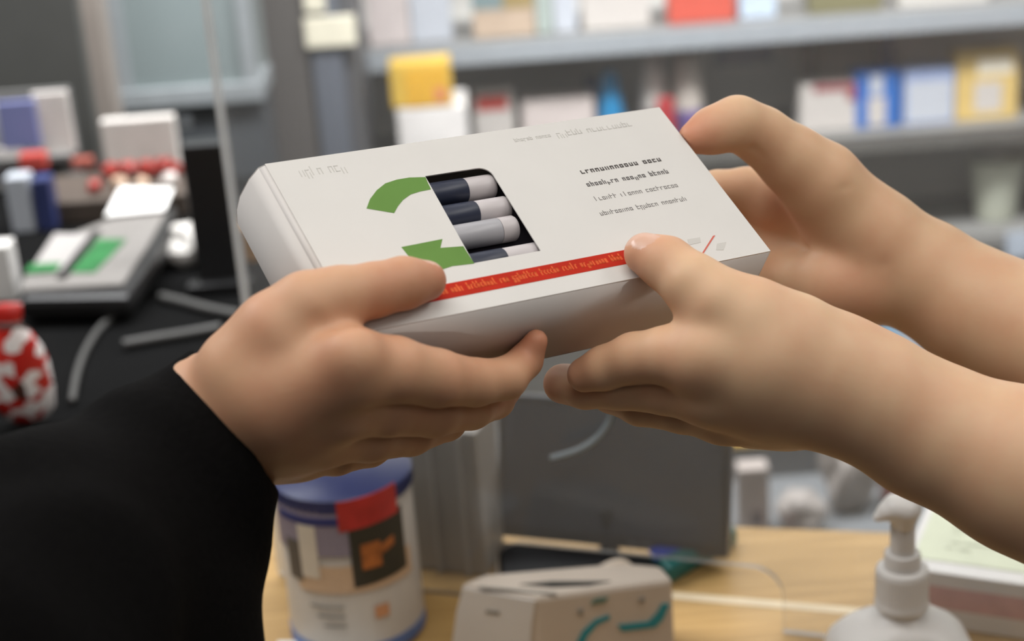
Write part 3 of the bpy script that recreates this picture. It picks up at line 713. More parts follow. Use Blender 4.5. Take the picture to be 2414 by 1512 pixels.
# ribs of the grip
rb = bmesh.new()
for k in range(48):
    a = 2*math.pi*k/48; R = Matrix.Rotation(a, 4, 'Z'); add_box(rb, (r1*.975, -.0005, z1_+.007), (r1*1.0, .0005, z2_-.003), MBt @ R)
from_bm('grip_ribs', rb, mat('pump_white', 'e6e3df', .4, noise=.01), bot)
lathe('pump_stem', [(r3, z3_+.0002), (r3, z4_-.004), (r3*.9, z4_-.003), (r3*1.1, z4_-.0028), (r3*1.1, z4_)], mat('pump_white', 'e6e3df', .4, noise=.01), bot, MBt, 32)
H0 = np.array([bx, YB, 0])
def hp(px, py): q = VY(px, py, YB); return q
def sdN(p):
    q = p.copy(); q[:, 1] = YB+(q[:, 1]-YB)*.72
    D = chain(q, [(hp(2138, 1196), 32/ppm), (hp(2112, 1196), 27/ppm), (hp(2090, 1206), 18/ppm), (hp(2068, 1220), 10/ppm)], .004)
    D = smin(D, cone(q, hp(2129, 1222), hp(2129, 1205), 30/ppm, 32/ppm), .004)
    D = smin(D, cone(q, hp(2150, 1182), hp(2162, 1188), 12/ppm, 8/ppm), .005)
    return D
V, Q = sdf_mesh(sdN, hp(2050, 1235)-np.array([.004, .018, .012]), hp(2180, 1160)+np.array([.004, .018, .006]), .0007)
link('pump_head', np_mesh('pump_head', V, Q), bot, (bw,))
# ---- product carton behind the bottle
g0, g1 = GZ(2150, 1520, CT), GZ(2400, 1545, CT); gd = uvec(g1-g0); gb = uvec(np.cross((0, 0, 1), gd))
zt2 = CT+.045
p0 = GZ(2175, 1345, zt2); p1 = GZ(2392, 1376, zt2); gd = uvec(p1-p0); gb = uvec(np.cross((0, 0, 1), gd)); wg = float(np.linalg.norm(p1-p0))+.012
MG = frame(np.array([p0[0], p0[1], CT]), gd, gb, (0, 0, 1))
pc = empty('product_box', MG @ Vector((wg/2, .05, 0)), 'white box with pale green top and rose band, behind the pump bottle', 'box')
box('box_shell', (-.016, 0, .0005), (wg, .125, .045), mat('box_white', 'dedbd7', .45, noise=.01), pc, MG, bev=.001)
box('green_label', (-.010, .016, .0450), (wg-.004, .118, .0456), mat('label_green', 'd3d8bd', .5), pc, MG)
box('green_band', (-.010, .100, .0456), (wg-.004, .118, .0460), mat('label_green_dark', 'b4bd86', .5), pc, MG)
bm = bmesh.new()
for k, (l_, y_) in enumerate(((.014, .088), (.022, .078), (.024, .068), (.008, .060), (.048, .046), (.018, .036))):
    for q in strokes(.010, .010+l_, y_, .0022, 30+k, (max(2, int(l_*400)),), .0004): add_prism(bm, q, .0456, .0460, MG)
from_bm('label_text', bm, mat('label_text', 'a9ad97', .5), pc)
box('rose_band', (-.0162, -.0006, .016), (wg+.0002, .0, .034), mat('label_rose', 'cfa09b', .5, noise=.1, scale=60), pc, MG)
# ================================================================== LEFT: BLACK CASH DESK AND THINGS ON IT
bk = mat('desk_black', '0b0b0b', .9, noise=.2, scale=12, spec=.08)
DZ = 1.02
desk = empty('cash_desk', (-.62, 1.95, 0), 'black cash desk at the left behind the sleeve', 'desk')
box('desk_top', (-1.2, 1.42, DZ-.03), (-.10, 2.165, DZ), bk, desk, bev=.004)
box('desk_top', (-1.2, 1.30, DZ-.03), (-.335, 1.4195, DZ), bk, desk)
box('desk_body', (-1.16, 1.46, 0), (-.14, 2.15, DZ-.031), bk, desk)
def onto(px, py, z): return GZ(px, py, z)
# card terminal, wedge with two grey panels and green keys
tz = DZ+.032
a0 = onto(60, 712, tz); a1 = onto(335, 690, tz); tdx = uvec(a1-a0); tdy = uvec(np.cross((0, 0, 1), tdx))
wt = float(np.linalg.norm(a1-a0))
term = empty('card_terminal', a0+tdx*wt/2+tdy*.06-np.array([0, 0, .03]), 'black and grey card terminal with green keys on the cash desk', 'terminal')
bl_, br_ = P(210, 540, 1.90), P(395, 505, 1.92)
tO = a0+np.array([0, 0, .012]); 
tu = uvec((bl_+br_)/2-(a0+a1)/2); tu = uvec(tu-tdx*(tu@tdx)); lenT = .150
tn = np.cross(tdx, tu); MTm = frame(a0, tdx, tu, tn)
def tpx(x, y): return face_uv(a0, tdx, tu, x, y)
cor = [tpx(40, 705), tpx(300, 700), tpx(372, 600), tpx(420, 480), tpx(260, 500), tpx(60, 640)]
prism('terminal_body', cor, -.026, 0, mat('terminal_black', '1c1b1b', .4), term, MTm, bev=.008)
prism('face_plate', [tpx(50, 690), tpx(290, 676), tpx(352, 580), tpx(392, 508), tpx(262, 522), tpx(165, 560), tpx(60, 655)], .0002, .003, mat('terminal_grey', '7c7874', .5), term, MTm)
prism('display', [tpx(72, 646), tpx(150, 645), tpx(218, 560), tpx(130, 558)], .0032, .0042, mat('display_grey', 'a19d9a', .4), term, MTm)
prism('key_panel', [tpx(168, 650), tpx(225, 650), tpx(300, 572), tpx(232, 572)], .0032, .0042, mat('terminal_green', '2c6f3c', .4, noise=.3, scale=40), term, MTm)
prism('green_key', [tpx(60, 655), tpx(132, 650), tpx(148, 630), tpx(74, 634)], .0044, .0056, mat('terminal_green', '2c6f3c', .4, noise=.3, scale=40), term, MTm)
prism('divider_bar', [tpx(135, 665), tpx(155, 665), tpx(240, 555), tpx(222, 555)], .0044, .0060, mat('terminal_black', '1c1b1b', .4), term, MTm)
prism('receipt', [tpx(250, 522), tpx(390, 508), tpx(412, 456), tpx(285, 454)], .006, .007, mat('paper', 'e6e4e0', .6), term, MTm)
# crumpled slips
def crumple(name, c, r, m, seed, label, cat, sq=.55, group=None):
    rs = random.Random(seed); bm = bmesh.new(); bmesh.ops.create_icosphere(bm, subdivisions=3, radius=1)
    k = [Vector([rs.uniform(-1, 1) for _ in range(3)]) for _ in range(9)]
    for v in bm.verts:
        d = v.co.normalized(); s = 1+.10*sum(math.sin(6*d.dot(q)+q.x*17) for q in k)/2
        v.co = Vector((d.x*r[0]*s, d.y*r[1]*s, max(-.9, d.z*s)*r[2]*1.0))
    zm = min(v.co.z for v in bm.verts)
    for v in bm.verts: v.co += Vector(c)-Vector((0, 0, zm))
    return tag(from_bm(name, bm, m), label, cat, group)
pw = mat('slip_white', 'd9d5cf', .7, noise=.05)
crumple('crumpled_slip', onto(462, 618, DZ), (.036, .03, .024), pw, 4, 'crumpled white slip of paper behind the card terminal', 'paper')
crumple('crumpled_slip', onto(508, 622, DZ), (.016, .016, .014), pw, 5, 'small crumpled white slip beside the acrylic edge', 'paper')
tag(box('brown_box', (-.024, -.02, 0), (.024, .02, .040), mat('kraft', 'b08452', .7), None, Matrix.Translation(Vector(onto(566, 606, DZ))), bev=.001), 'small brown cardboard box behind the acrylic edge at left', 'box')
# cables on the desk
ck = mat('cable_dark_grey', '4a4947', .5)
tag(tube('cable', [onto(290, 812, DZ+.006), onto(370, 798, DZ+.006), onto(450, 785, DZ+.006), onto(520, 772, DZ+.006)], .005, ck), 'dark grey cable lying nearly straight on the black desk', 'cable')
tag(tube('cable', [onto(380, 700, DZ+.006), onto(430, 712, DZ+.006), onto(490, 728, DZ+.006), onto(560, 742, DZ+.006)], .005, ck), 'dark grey cable on the desk just behind the hand', 'cable')
tag(tube('cable', [onto(170, 945, DZ+.0045), onto(182, 880, DZ+.0045), onto(205, 820, DZ+.0045), onto(245, 765, DZ+.0045), onto(300, 735, DZ+.0045)], .0035, ck), 'dark grey cable curving over the desk beside the red sweet bag', 'cable')
# white card at the far left
wc = onto(-8, 712, DZ)
tag(box('white_carton', (-.03, 0, 0), (.022, .03, .062), mat('box_white', 'dedbd7', .45), None, Matrix.Translation(Vector((wc[0], wc[1], DZ))), bev=.001), 'white carton cut by the left edge beside the card terminal', 'box')
# ---- red and white sweet bag hanging in front of the desk
bagM = bpy.data.materials.new('sweet_bag_print'); bagM.use_nodes = True; nt = bagM.node_tree; b = nt.nodes['Principled BSDF']; tc = nt.nodes.new('ShaderNodeTexCoord')
vo = nt.nodes.new('ShaderNodeTexVoronoi'); vo.inputs['Scale'].default_value = 85; nt.links.new(tc.outputs['Object'], vo.inputs['Vector'])
rp = nt.nodes.new('ShaderNodeValToRGB'); rp.color_ramp.interpolation = 'CONSTANT'; el = rp.color_ramp.elements
el[0].color = s2l('b3261f')+(1,); el[1].position = .42; el[1].color = s2l('ded6d4')+(1,)
for ps, c in ((.62, 'c9342c'), (.78, '4a2d25'), (.9, 'e2dcda')): e_ = el.new(ps); e_.color = s2l(c)+(1,)
sx_ = nt.nodes.new('ShaderNodeSeparateColor'); nt.links.new(vo.outputs['Color'], sx_.inputs[0]); nt.links.new(sx_.outputs[0], rp.inputs[0]); nt.links.new(rp.outputs[0], b.inputs['Base Color']); b.inputs['Roughness'].default_value = .3
bB = GZ(66, 1000, DZ); dB = depth(bB); sB = dB/FPX; c0 = bB+np.array([0, 0, sB*152+.0008])
bm = bmesh.new(); prof = [(18, 150, 4), (38, 148, 10), (34, 120, 16), (26, 98, 14), (44, 80, 22), (66, 40, 30), (76, 0, 34), (78, -60, 34), (72, -110, 28), (48, -140, 14), (20, -152, 5)]
rg = []
for hx, hz, hy in prof: rg.append([bm.verts.new(Vector((c0[0]+sB*hx*math.cos(2*math.pi*k/24), c0[1]+sB*hy*math.sin(2*math.pi*k/24), c0[2]+sB*hz))) for k in range(24)])
for a, b_ in zip(rg, rg[1:]):
    for k in range(24): bm.faces.new((a[k], a[(k+1) % 24], b_[(k+1) % 24], b_[k]))
bm.faces.new(rg[0]); bm.faces.new(rg[-1][::-1])
bag = empty('sweet_bag', c0-np.array([0, 0, sB*152]), 'red and white printed sweet bag with tied neck standing on the black desk', 'bag')
from_bm('bag_film', bm, bagM, bag, smooth=True)
bm = bmesh.new(); add_lathe(bm, [(sB*24, 0), (sB*29, sB*4), (sB*29, sB*14), (sB*24, sB*18)], Matrix.Translation(Vector((c0[0], c0[1], c0[2]+sB*90))) @ Matrix.Diagonal((1, .6, 1, 1)), 24)
from_bm('tie', bm, mat('tie_grey', '5c5654', .5), bag, smooth=True)
# ================================================================== BACKGROUND SHELVES
YS = 3.05      # front of the shelf unit
metal = mat('shelf_grey', '7c7b78', .55, noise=.05, scale=8); back = mat('shelf_back_grey', 'c8c6c0', .6, noise=.06, scale=6); rail = mat('price_rail', '92979b', .4, noise=.03)
unit = empty('shelving_unit', (.4, YS+.2, 0), 'grey metal wall shelving filled with small product packs', 'shelving')
XL, XR = -.42, 1.55
zm = zz(2040, 303, YS+.05); zu = zz(1400, 72, YS+.05); zlow = zz(1850, 1046, YS); z4 = zz(2230, 560, YS)
box('back_panel', (XL, YS+.26, .02), (XR, YS+.28, 2.0), back, unit)
for nm, z, t in (('shelf', zu, .03), ('shelf', zm, .03), ('shelf', z4, .025), ('shelf', zlow, .025), ('shelf', .06, .04), ('shelf', zu+.42, .03)):
    sh = box(nm, (XL, YS, z-t), (XR, YS+.259, z-.001), metal, unit)
for z in (zu, zu+.42): 
    box('price_strip', (XL, YS-.008, z-.034), (XR, YS-.0005, z+.002), rail, unit)
box('price_strip', (XL, YS-.008, zm-.030), (XR, YS-.0005, zm+.001), mat('rail_dark', '5b5955', .5), unit)
box('price_strip', (.95, YS-.008, z4-.05), (XR, YS-.0005, z4+.001), mat('rail_blue_grey', 'a9b2bd', .5), unit)
for x in (XL, .62, XR): box('upright', (x-.012, YS+.235, .0), (x+.012, YS+.2595, 2.0), metal, unit)
def pack(name, x0, y0, x1, y1, m, label, cat, zs=None, Y=None, dep=.06, marks=(), group=None, par=True, bev=.002, rz=0):
    """carton standing with its front at world Y; pixel box gives its size; marks are fractions of the front"""
    Y = Y or YS+.05; cx = (x0+x1)/2
    b0 = VY(cx, y1, Y); sc_ = depth(b0)/FPX
    z0 = b0[2] if zs is None else zs
    z1 = zz(cx-.073*(y1-y0), y0, Y); wX = (x1-x0)*sc_; X = b0[0]
    if zs is not None: # keep the horizontal place where the visible part is
        X = float(VY(cx, (y0+y1)/2, Y)[0])
    M = Matrix.Translation(Vector((X, Y, z0+.0006))) @ Matrix.Rotation(rz, 4, 'Z'); h = z1-z0
    root = empty(name, (X, Y+dep/2, z0+.0006), label, cat, group, rz)
    box('carton_shell', (-wX/2, 0, 0), (wX/2, dep, h), m, root, M, bev=bev)
    for i, (nm, a, b_, c, d, mm) in enumerate(marks):
        box(nm, (-wX/2+a*wX, -.0008-.0006*i, b_*h), (-wX/2+c*wX, 0, d*h), mm, root, M)
    return root
def bottle(name, cx, y0, y1, wpx, m, label, cat, zs, Y, prof, base=None, group=None):
    z1 = zz(cx-.04*(y1-y0), y0, Y); X = float(VY(cx, (y0+y1)/2, Y)[0]); s = depth(VY(cx, y1, Y))/FPX; R = wpx/2*s; h = z1-zs
    M = Matrix.Translation(Vector((X, Y, zs+.0006))); root = empty(name, (X, Y, zs+.0006), label, cat, group)
    k = [i for i, (r, z) in enumerate(prof) if z >= (base[0] if base else 0)][0] if base else 0
    if base:
        lathe('lower_body', [(r*R, z*h) for r, z in prof[:k+1]], base[1], root, M, 28)
        lathe('upper_body', [(prof[k][0]*R*.99, prof[k][1]*h+.0005)]+[(r*R, z*h) for r, z in prof[k+1:]], m, root, M, 28)
    else: lathe('bottle_body', [(r*R, z*h) for r, z in prof], m, root, M, 28)
    return root
wh = mat('pack_white', 'b8b2ac', .5, noise=.03); wh2 = mat('pack_cool_white', 'afb3ba', .5, noise=.03); redm = mat('pack_red', 'b03a30', .5); navy_ = mat('pack_navy', '2d3560', .5)
blu = mat('pack_blue', '1f5fa8', .5, noise=.1, scale=40); yel = mat('pack_yellow', 'c6aa68', .5); mar = mat('pack_maroon', '8a4448', .5); org_ = mat('pack_orange', 'c08a5a', .5)
pack('product_pack', 1118, 214, 1212, 320, wh, 'white carton with red panel on the shelf above the box lid', 'box', zs=zm, marks=(('red_panel', .08, .70, .85, .92, redm),))
pack('product_pack', 1232, 236, 1402, 330, mat('pack_pinkish', 'c2b7b2', .5), 'wide blank off-white carton on the shelf above the box lid', 'box', zs=zm)
cone_p = [(.75, 0), (.95, .03), (1, .1), (.98, .3), (.85, .55), (.68, .8), (.55, .93), (.35, 1)]
bottle('blue_bottle', 1440, 168, 330, 66, mat('bottle_blue', '1d78a8', .35), 'tapered bright blue bottle on the middle shelf', 'bottle', zm, YS+.07, cone_p)
pack('product_pack', 1385, 192, 1415, 330, mat('pack_slate', '596a8a', .5), 'narrow slate blue pack half behind the blue bottle', 'box', zs=zm, Y=YS+.14)
cyl = [(.85, 0), (1, .04), (1, .34), (1, .36), (1, .62), (.95, .68), (.86, .74), (.88, .97), (.7, 1)]
bottle('spray_bottle', 1540, 112, 330, 62, wh, 'white spray bottle with dark and red lower half on the middle shelf', 'bottle', zm, YS+.08, cyl, base=(.34, mat('spray_dark', '4a3038', .5)))
pack('product_pack', 1552, 236, 1590, 330, mat('pack_deep_red', 'a02c30', .5), 'small deep red pack in front of the white spray bottles', 'box', zs=zm, Y=YS+.02, dep=.02)
bottle('spray_bottle', 1622, 118, 330, 72, mat('spray_cream', 'b8afa6', .5), 'white spray bottle with purple lower half beside the thumb', 'bottle', zm, YS+.08, cyl, base=(.34, mat('spray_purple', '6c5890', .5)))
pack('product_tag', 1497, 66, 1545, 112, org_, 'small orange tag on the back of the middle shelf', 'tag', Y=YS+.252, dep=.006)
pack('price_card', 1688, 76, 1822, 152, mat('card_lavender', '8f909c', .5), 'grey lavender card behind the shelf above the raised thumb', 'card', Y=YS+.25, dep=.008)
# right group
pack('product_pack', 1888, 200, 2018, 312, wh, 'white carton with curved maroon top on the shelf at right', 'box', zs=zm, marks=(('maroon_top', .22, .84, 1, 1, mar), ('maroon_side', .84, .62, 1, .84, mar)))
pack('product_pack', 2016, 172, 2122, 300, blu, 'blue carton with white figure on the right shelf', 'box', zs=zm, marks=(('white_figure', .28, .04, .68, .55, wh), ('pale_head', .32, .60, .62, .95, wh2)))
pack('product_pack', 2082, 70, 2112, 200, mat('pack_dark_blue', '3b4c86', .5), 'tall dark blue pack behind the blue carton', 'box', zs=zm, Y=YS+.16)
pack('product_pack', 2112, 40, 2222, 170, wh, 'upper white carton standing behind the blue-edged one', 'box', zs=zm, Y=YS+.14)
pack('product_pack', 2132, 166, 2250, 285, mat('pack_edge_blue', '92a2c6', .5), 'white carton with pale blue edges on the right shelf', 'box', zs=zm, marks=(('white_face', .06, .06, .94, .80, wh2),))
pack('product_pack', 2254, 122, 2400, 282, yel, 'yellow carton with white round motif at the right edge', 'box', zs=zm, marks=(('white_motif', .30, .12, .74, .55, wh), ('white_panel', .34, .66, .90, .9, mat('pack_cream', 'e4dcc8', .5))))
# top shelf
pack('product_pack', 1112, -60, 1258, 72, mat('pack_brown', 'b09c88', .5), 'brown and beige carton at the left of the top shelf', 'box', zs=zu, marks=(('teal_panel', .0, .45, .5, 1, mat('pack_teal_grey', '6f7f80', .5)), ('gold_panel', .5, .45, 1, 1, mat('pack_gold', '8f7d52', .5))))
pack('product_pack', 1262, -60, 1300, 72, mat('pack_grey_green', '98a29c', .5), 'slim grey green carton on the top shelf', 'box', zs=zu)
pack('product_pack', 1304, -60, 1358, 68, wh2, 'slim cool white carton on the top shelf', 'box', zs=zu)
pack('product_pack', 1372, -60, 1530, 56, wh, 'wide white carton on the top shelf', 'box', zs=zu)
pack('product_pack', 1575, -60, 1732, 40, mat('pack_salmon', 'b84c3c', .5), 'salmon red carton on the top shelf', 'box', zs=zu)
pack('product_pack', 1744, -60, 1830, 34, mat('pack_ice', 'aebccb', .5), 'ice blue carton on the top shelf', 'box', zs=zu)
pack('product_pack', 1910, -60, 2080, 20, mat('pack_olive', '6e6a4c', .5), 'olive green carton on the top shelf at right', 'box', zs=zu)
pack('product_pack', 2120, -60, 2330, 10, mat('pack_light', 'bdbab4', .5), 'pale carton on the top shelf at far right', 'box', zs=zu)
# left part of the unit, seen through the acrylic
pack('product_pack', 925, 148, 1068, 252, mat('pack_bright_yellow', 'c8a544', .5), 'bright yellow carton seen through the acrylic screen', 'box', marks=(('yellow_panel', .24, 0, .94, .85, mat('pack_amber', 'cc9c30', .5)), ('red_corner', .72, .1, .9, .4, mat('pack_coral', 'c47a58', .5))), Y=YS-.20)
pack('product_pack', 950, 254, 1112, 420, mat('pack_paper_white', 'd6d2ce', .5), 'white carton under the yellow one, behind the box lid', 'box', zs=None, Y=YS-.20, dep=.12)
tb0 = VY(1030, 420, YS-.20)
sl_ = empty('side_table', (tb0[0], YS-.12, 0), 'small grey stand carrying the yellow and white cartons', 'stand')
box('stand_top', (tb0[0]-.085, YS-.24, tb0[2]-.03), (tb0[0]+.10, YS-.05, tb0[2]-.0005), metal, sl_)
for x in (-.07, .08):
    for y in (-.22, -.07): box('leg', (tb0[0]+x-.01, YS+y-.01, 0), (tb0[0]+x+.01, YS+y+.01, tb0[2]-.031), metal, sl_)
pack('product_pack', 862, -60, 960, 60, mat('pack_rose_white', 'bdb3b0', .5), 'rose white carton on the top shelf seen through the screen', 'box', zs=zu)
pack('product_pack', 964, -60, 1060, 62, wh2, 'cool white carton on the top shelf seen through the screen', 'box', zs=zu)
# dark cabinet left of the shelving
YC = 2.75
dk = empty('dark_cabinet', (-.55, YC+.2, 0), 'tall dark grey cabinet standing behind the acrylic screen', 'cabinet')
xa, xb = float(VY(600, 250, YC)[0]), float(VY(935, 250, YC)[0])
box('cabinet_body', (xa, YC, 0), (xb-.06, YC+.27, 1.6), mat('cabinet_dark', '4f4f51', .5, noise=.08, scale=5), dk, bev=.003)
box('door_panel', (xa+.02, YC-.012, .05), ((xa+xb)/2-.02, YC-.0005, 1.55), mat('cabinet_door', '56524f', .5, noise=.08, scale=5), dk)
box('door_panel', ((xa+xb)/2-.012, YC-.012, .05), (xb-.08, YC-.0005, 1.55), mat('cabinet_door_blue', '5c6068', .5, noise=.08, scale=5), dk)
pack('paper_notice', 722, 40, 842, 112, mat('notice_cream', 'd5cfba', .6), 'cream paper notice on the dark cabinet door', 'notice', Y=YC-.02, dep=.006)
pack('paper_notice', 718, -40, 768, 30, mat('notice_cream', 'd5cfba', .6), 'narrow cream paper strip above the notice on the dark cabinet', 'notice', Y=YC-.02, dep=.006)
# glazed display case at the upper left
YG = 2.6
gx0, gx1 = float(VY(262, 100, YG)[0]), float(VY(598, 100, YG)[0]); gz0 = zz(430, 205, YG)
gc = empty('display_case', ((gx0+gx1)/2, YG+.15, 0), 'glazed display case with pale teal pane at the upper left', 'display case')
fm = mat('case_frame', '8b9092', .4)
box('case_base', (gx0, YG+.01, 0), (gx1, YG+.13, gz0-.03), mat('case_base', '46494c', .5, noise=.08, scale=6), gc)
box('sill', (gx0-.005, YG-.005, gz0-.03), (gx1+.005, YG+.13, gz0), fm, gc, bev=.002)
box('case_back', (gx0, YG+.11, gz0), (gx1, YG+.13, 1.7), mat('case_back', '7c8280', .6), gc)
for x in (gx0, gx1-.022): box('frame_post', (x, YG, gz0), (x+.022, YG+.02, 1.7), fm, gc)
box('pane', (gx0+.022, YG+.006, gz0), (gx1-.022, YG+.012, 1.7), mat('pane_teal', '7b8585', .15, noise=.05, scale=4), gc)
# beige post
ps = box('column', (float(VY(200, 150, 2.5)[0]), 2.5, 0), (float(VY(252, 150, 2.5)[0]), 2.56, 2.7), mat('post_beige', '8b827a', .6)); tag(ps, 'slim beige post between the display case and the leaflet stand', 'post')
# far-left dark board with white hanging form
yb = 2.3
db = empty('notice_board', (float(VY(60, 200, yb)[0]), yb+.02, 0), 'dark grey board at the far upper left behind the white bag', 'board')
box('board_panel', (float(VY(-160, 100, yb)[0]), yb, .0), (float(VY(190, 100, yb)[0]), yb+.03, 1.65), mat('board_dark', '464643', .6, noise=.1, scale=8), db)
crumple('hanging_bag', P(78, 165, 2.42), (.030, .018, .034), mat('bag_white', 'cfc9c3', .6), 9, 'rounded white bag in front of the dark board', 'bag')
# leaflets
pack('leaflet', -60, 226, 15, 420, mat('leaflet_pale', 'b0b0b4', .6), 'pale grey leaflet cut by the left edge', 'leaflet', Y=2.2, dep=.01)
pack('leaflet', 8, 240, 98, 352, mat('leaflet_lavender', '6a6f98', .6), 'lavender blue leaflet at the left edge', 'leaflet', Y=2.19, dep=.01)
pack('leaflet', 96, 218, 180, 362, mat('leaflet_white', 'bdb7b2', .6), 'white leaflet beside the lavender one', 'leaflet', Y=2.2, dep=.01)
pack('leaflet', 0, 352, 60, 396, mat('leaflet_white', 'bdb7b2', .6), 'small white leaflet under the lavender one', 'leaflet', Y=2.19, dep=.01)
rk = empty('leaflet_rack', (float(VY(70, 400, 2.24)[0]), 2.24, 0), 'grey wire rack holding the leaflets at the left edge', 'rack')
xr0, xr1 = float(VY(-70, 400, 2.22)[0]), float(VY(190, 400, 2.22)[0])
box('rack_back', (xr0, 2.225, 0), (xr1, 2.235, zz(60, 215, 2.225)), mat('rack_grey', '6d6c6a', .5), rk)
for py in (360, 420, 460): z = zz(80, py, 2.2); box('rack_shelf', (xr0, 2.18, z-.008), (xr1, 2.2245, z-.001), mat('rack_grey', '6d6c6a', .5), rk)
# items behind the terminal
pack('product_pack', 80, 425, 122, 535, navy_, 'dark navy pack behind the card terminal', 'box', zs=DZ, Y=1.98, dep=.03)
pack('product_pack', 18, 420, 72, 540, wh2, 'white pack at the left edge behind the terminal', 'box', zs=DZ, Y=1.98, dep=.03)
pv = VY(325, 440, 2.06)
tray = empty('sweet_tray', (pv[0], 2.06, DZ), 'dark tray of red wrapped sweets behind the card terminal', 'tray')
box('tray_base', (pv[0]-.12, 2.0, DZ+.0006), (pv[0]+.07, 2.125, DZ+.03), mat('tray_brown', '4a4038', .6), tray, bev=.003)
redw = mat('wrap_red', '8a2a22', .35, noise=.2, scale=80); cr = mat('wrap_cream', 'bfa28a', .4)
zt_ = DZ+.031
k = 0
for x, y, r, m, lab in ((222, 432, 17, redw, 'red wrapped sweet at the front left corner of the tray'), (262, 402, 22, redw, 'red wrapped sweet second from the left in the tray'), (300, 392, 22, redw, 'red wrapped sweet in the middle of the tray'),
                   (345, 400, 22, redw, 'red wrapped sweet right of the tray centre'), (385, 385, 24, redw, 'large red wrapped sweet in front of the black stand'), (415, 402, 16, redw, 'small red wrapped sweet nearest the black stand'),
                   (280, 428, 19, cr, 'cream wrapped sweet at the front of the tray'), (400, 430, 19, mat('wrap_white', 'c9c0ba', .4), 'whitish wrapped sweet at the front right of the tray'), (335, 432, 15, cr, 'small cream wrapped sweet at the tray front')):
    q = VY(x, y, 2.03 if y > 420 else 2.085); s = depth(q)/FPX
    crumple('wrapped_sweet', (q[0], q[1], zt_), (r*s, r*s, r*s), m, 20+k, lab, 'sweet', group='wrapped sweets in the tray'); k += 1
pack('product_pack', 48, 366, 110, 402, mat('pack_rosy', 'b4463e', .5), 'flat red pack at the left edge above the navy pack', 'box', Y=2.14, dep=.02)
pack('product_pack', 170, 378, 218, 402, mat('pack_rust', '8e4a3e', .5), 'small rust red pack left of the tray of sweets', 'box', Y=2.17, dep=.02)
pack('paper_pad', 240, 282, 412, 352, mat('pad_white', 'c6c1bb', .6), 'white paper pad standing behind the red sweets', 'paper', zs=DZ, Y=2.132, dep=.02)
# black stand
yk = 1.72
xk0, xk1 = float(VY(430, 400, yk)[0]), float(VY(540, 400, yk)[0])
st = empty('black_stand', ((xk0+xk1)/2, yk+.02, DZ), 'tall black display stand seen left of the acrylic edge', 'stand')
lean = P(415, 262, 1.9)-P(465, 520, 1.9)
Mk = Matrix.Translation(Vector((0, 0, DZ+.0006)))
box('stand_panel', (xk0, yk, 0), (xk1, yk+.03, .16), mat('stand_black', '1b1b1c', .4), st, Mk, bev=.003)
box('stand_foot', (xk0-.01, yk-.02, 0), (xk1+.01, yk-.0005, .012), mat('stand_black', '1b1b1c', .4), st, Mk, bev=.002)
face_decal('pale_sticker', [[(418, 275), (452, 272), (455, 302), (424, 305)]], mat('sticker_grey', '7c8288', .5), np.array([xk0, yk, DZ]), np.array([1., 0, 0]), np.array([0, 0, 1.]), st, .001)
# low display bin between the counter and the shelving, seen under the hands
YL = 1.95
zb_ = zz(1900, 1250, YL); zt_ = zz(1850, 1046, YL+.16); lx0 = float(VY(1560, 1150, YL)[0]); lx1 = float(VY(2105, 1100, YL+.16)[0])
lb = empty('display_bin', ((lx0+lx1)/2, YL+.08, 0), 'low grey display bin with yellow top edge behind the wooden counter', 'bin')
gb_ = mat('bin_grey', '6b6e70', .5, noise=.04, scale=6)
box('bin_base', (lx0, YL-.06, 0), (lx1+.08, YL+.16, zb_), gb_, lb)
r_ = .05
prism('bin_back', [(lx0, zb_), (lx1, zb_), (lx1, zt_-r_)]+[(lx1-r_+r_*math.cos(math.radians(a)), zt_-r_+r_*math.sin(math.radians(a))) for a in range(15, 91, 15)]+[(lx0, zt_)], 0, .012, gb_, lb,
      Matrix(((1, 0, 0, 0), (0, 0, -1, YL+.172), (0, 1, 0, 0), (0, 0, 0, 1))))
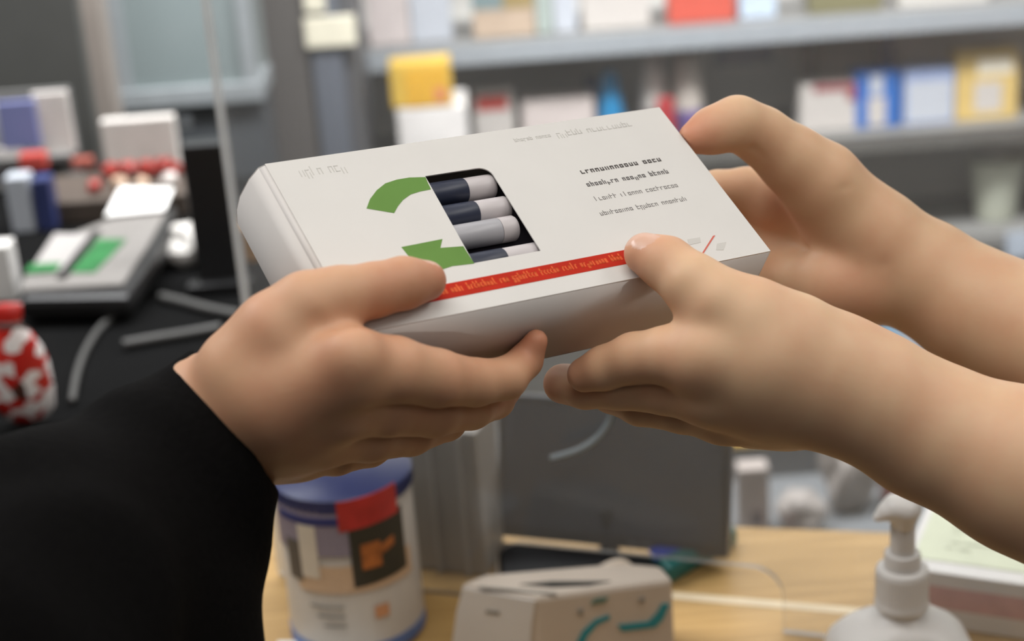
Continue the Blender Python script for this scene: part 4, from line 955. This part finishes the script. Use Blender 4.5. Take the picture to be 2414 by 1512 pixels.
box('yellow_edge', (lx0, YL+.156, zt_+.0005), (lx1-r_, YL+.175, zt_+.007), mat('rail_yellow', 'c9a24a', .5), lb)
pack('product_pack', 1742, 1108, 1814, 1240, mat('pack_dusty', 'a39a94', .5), 'dusty pink white carton with small mark standing in the low grey bin', 'box', zs=zb_, Y=YL, marks=(('small_mark', .4, .12, .75, .35, mat('mark_dark', '6a6468', .5)),), dep=.03)
bw_ = mat('bag_grey_white', '948e89', .6, noise=.1, scale=30)
crumple('product_bag', (float(VY(1890, 1210, YL)[0]), YL, zb_+.001), (.030, .03, .030), bw_, 41, 'low grey white bag in the bin beside the dusty carton', 'bag')
crumple('product_bag', (float(VY(2010, 1190, YL+.05)[0]), YL+.05, zb_+.001), (.036, .03, .055), bw_, 42, 'taller grey white bag in the bin, left of the pump head', 'bag')
crumple('wrapped_sweet', (float(VY(1835, 1240, YL-.04)[0]), YL-.04, zb_+.001), (.012, .01, .01), mat('wrap_coral', 'b86a60', .5), 43, 'small coral sweet at the foot of the dusty carton', 'sweet')
pack('product_pack', 2085, 1125, 2150, 1240, mat('pack_rust', '8e4a3e', .5), 'rust red pack in the bin under the near forearm', 'box', zs=zb_, Y=YL+.05, dep=.03)
# cup and white pack at the right edge between the arms and the shelves
cx_ = float(VY(2345, 520, YS+.1)[0]); cs = depth(VY(2345, 520, YS+.1))/FPX
cup = empty('paper_cup', (cx_, YS+.1, z4), 'pale green white cup with paper in it at the right edge above the far wrist', 'cup')
lathe('cup_wall', [(.045*.8, .0006), (.047*.8, .003), (.058*.9, .12), (.055*.9, .12)], mat('cup_pale', 'c9ccba', .5), cup, Matrix.Translation(Vector((cx_, YS+.1, z4))), 32)
crumple('napkin', (cx_-.012, YS+.1, z4+.121), (.034, .03, .014), mat('napkin_white', 'd8d8d4', .6), 51, 'white napkin on top of the pale cup', 'napkin')
pack('product_pack', 2080, 745, 2175, 850, mat('pack_sky', '8fb0c8', .5), 'light blue and white pack glimpsed between the two forearms', 'box', zs=zlow, Y=YS+.06, marks=(('white_half', .45, 0, 1, .9, wh2),))
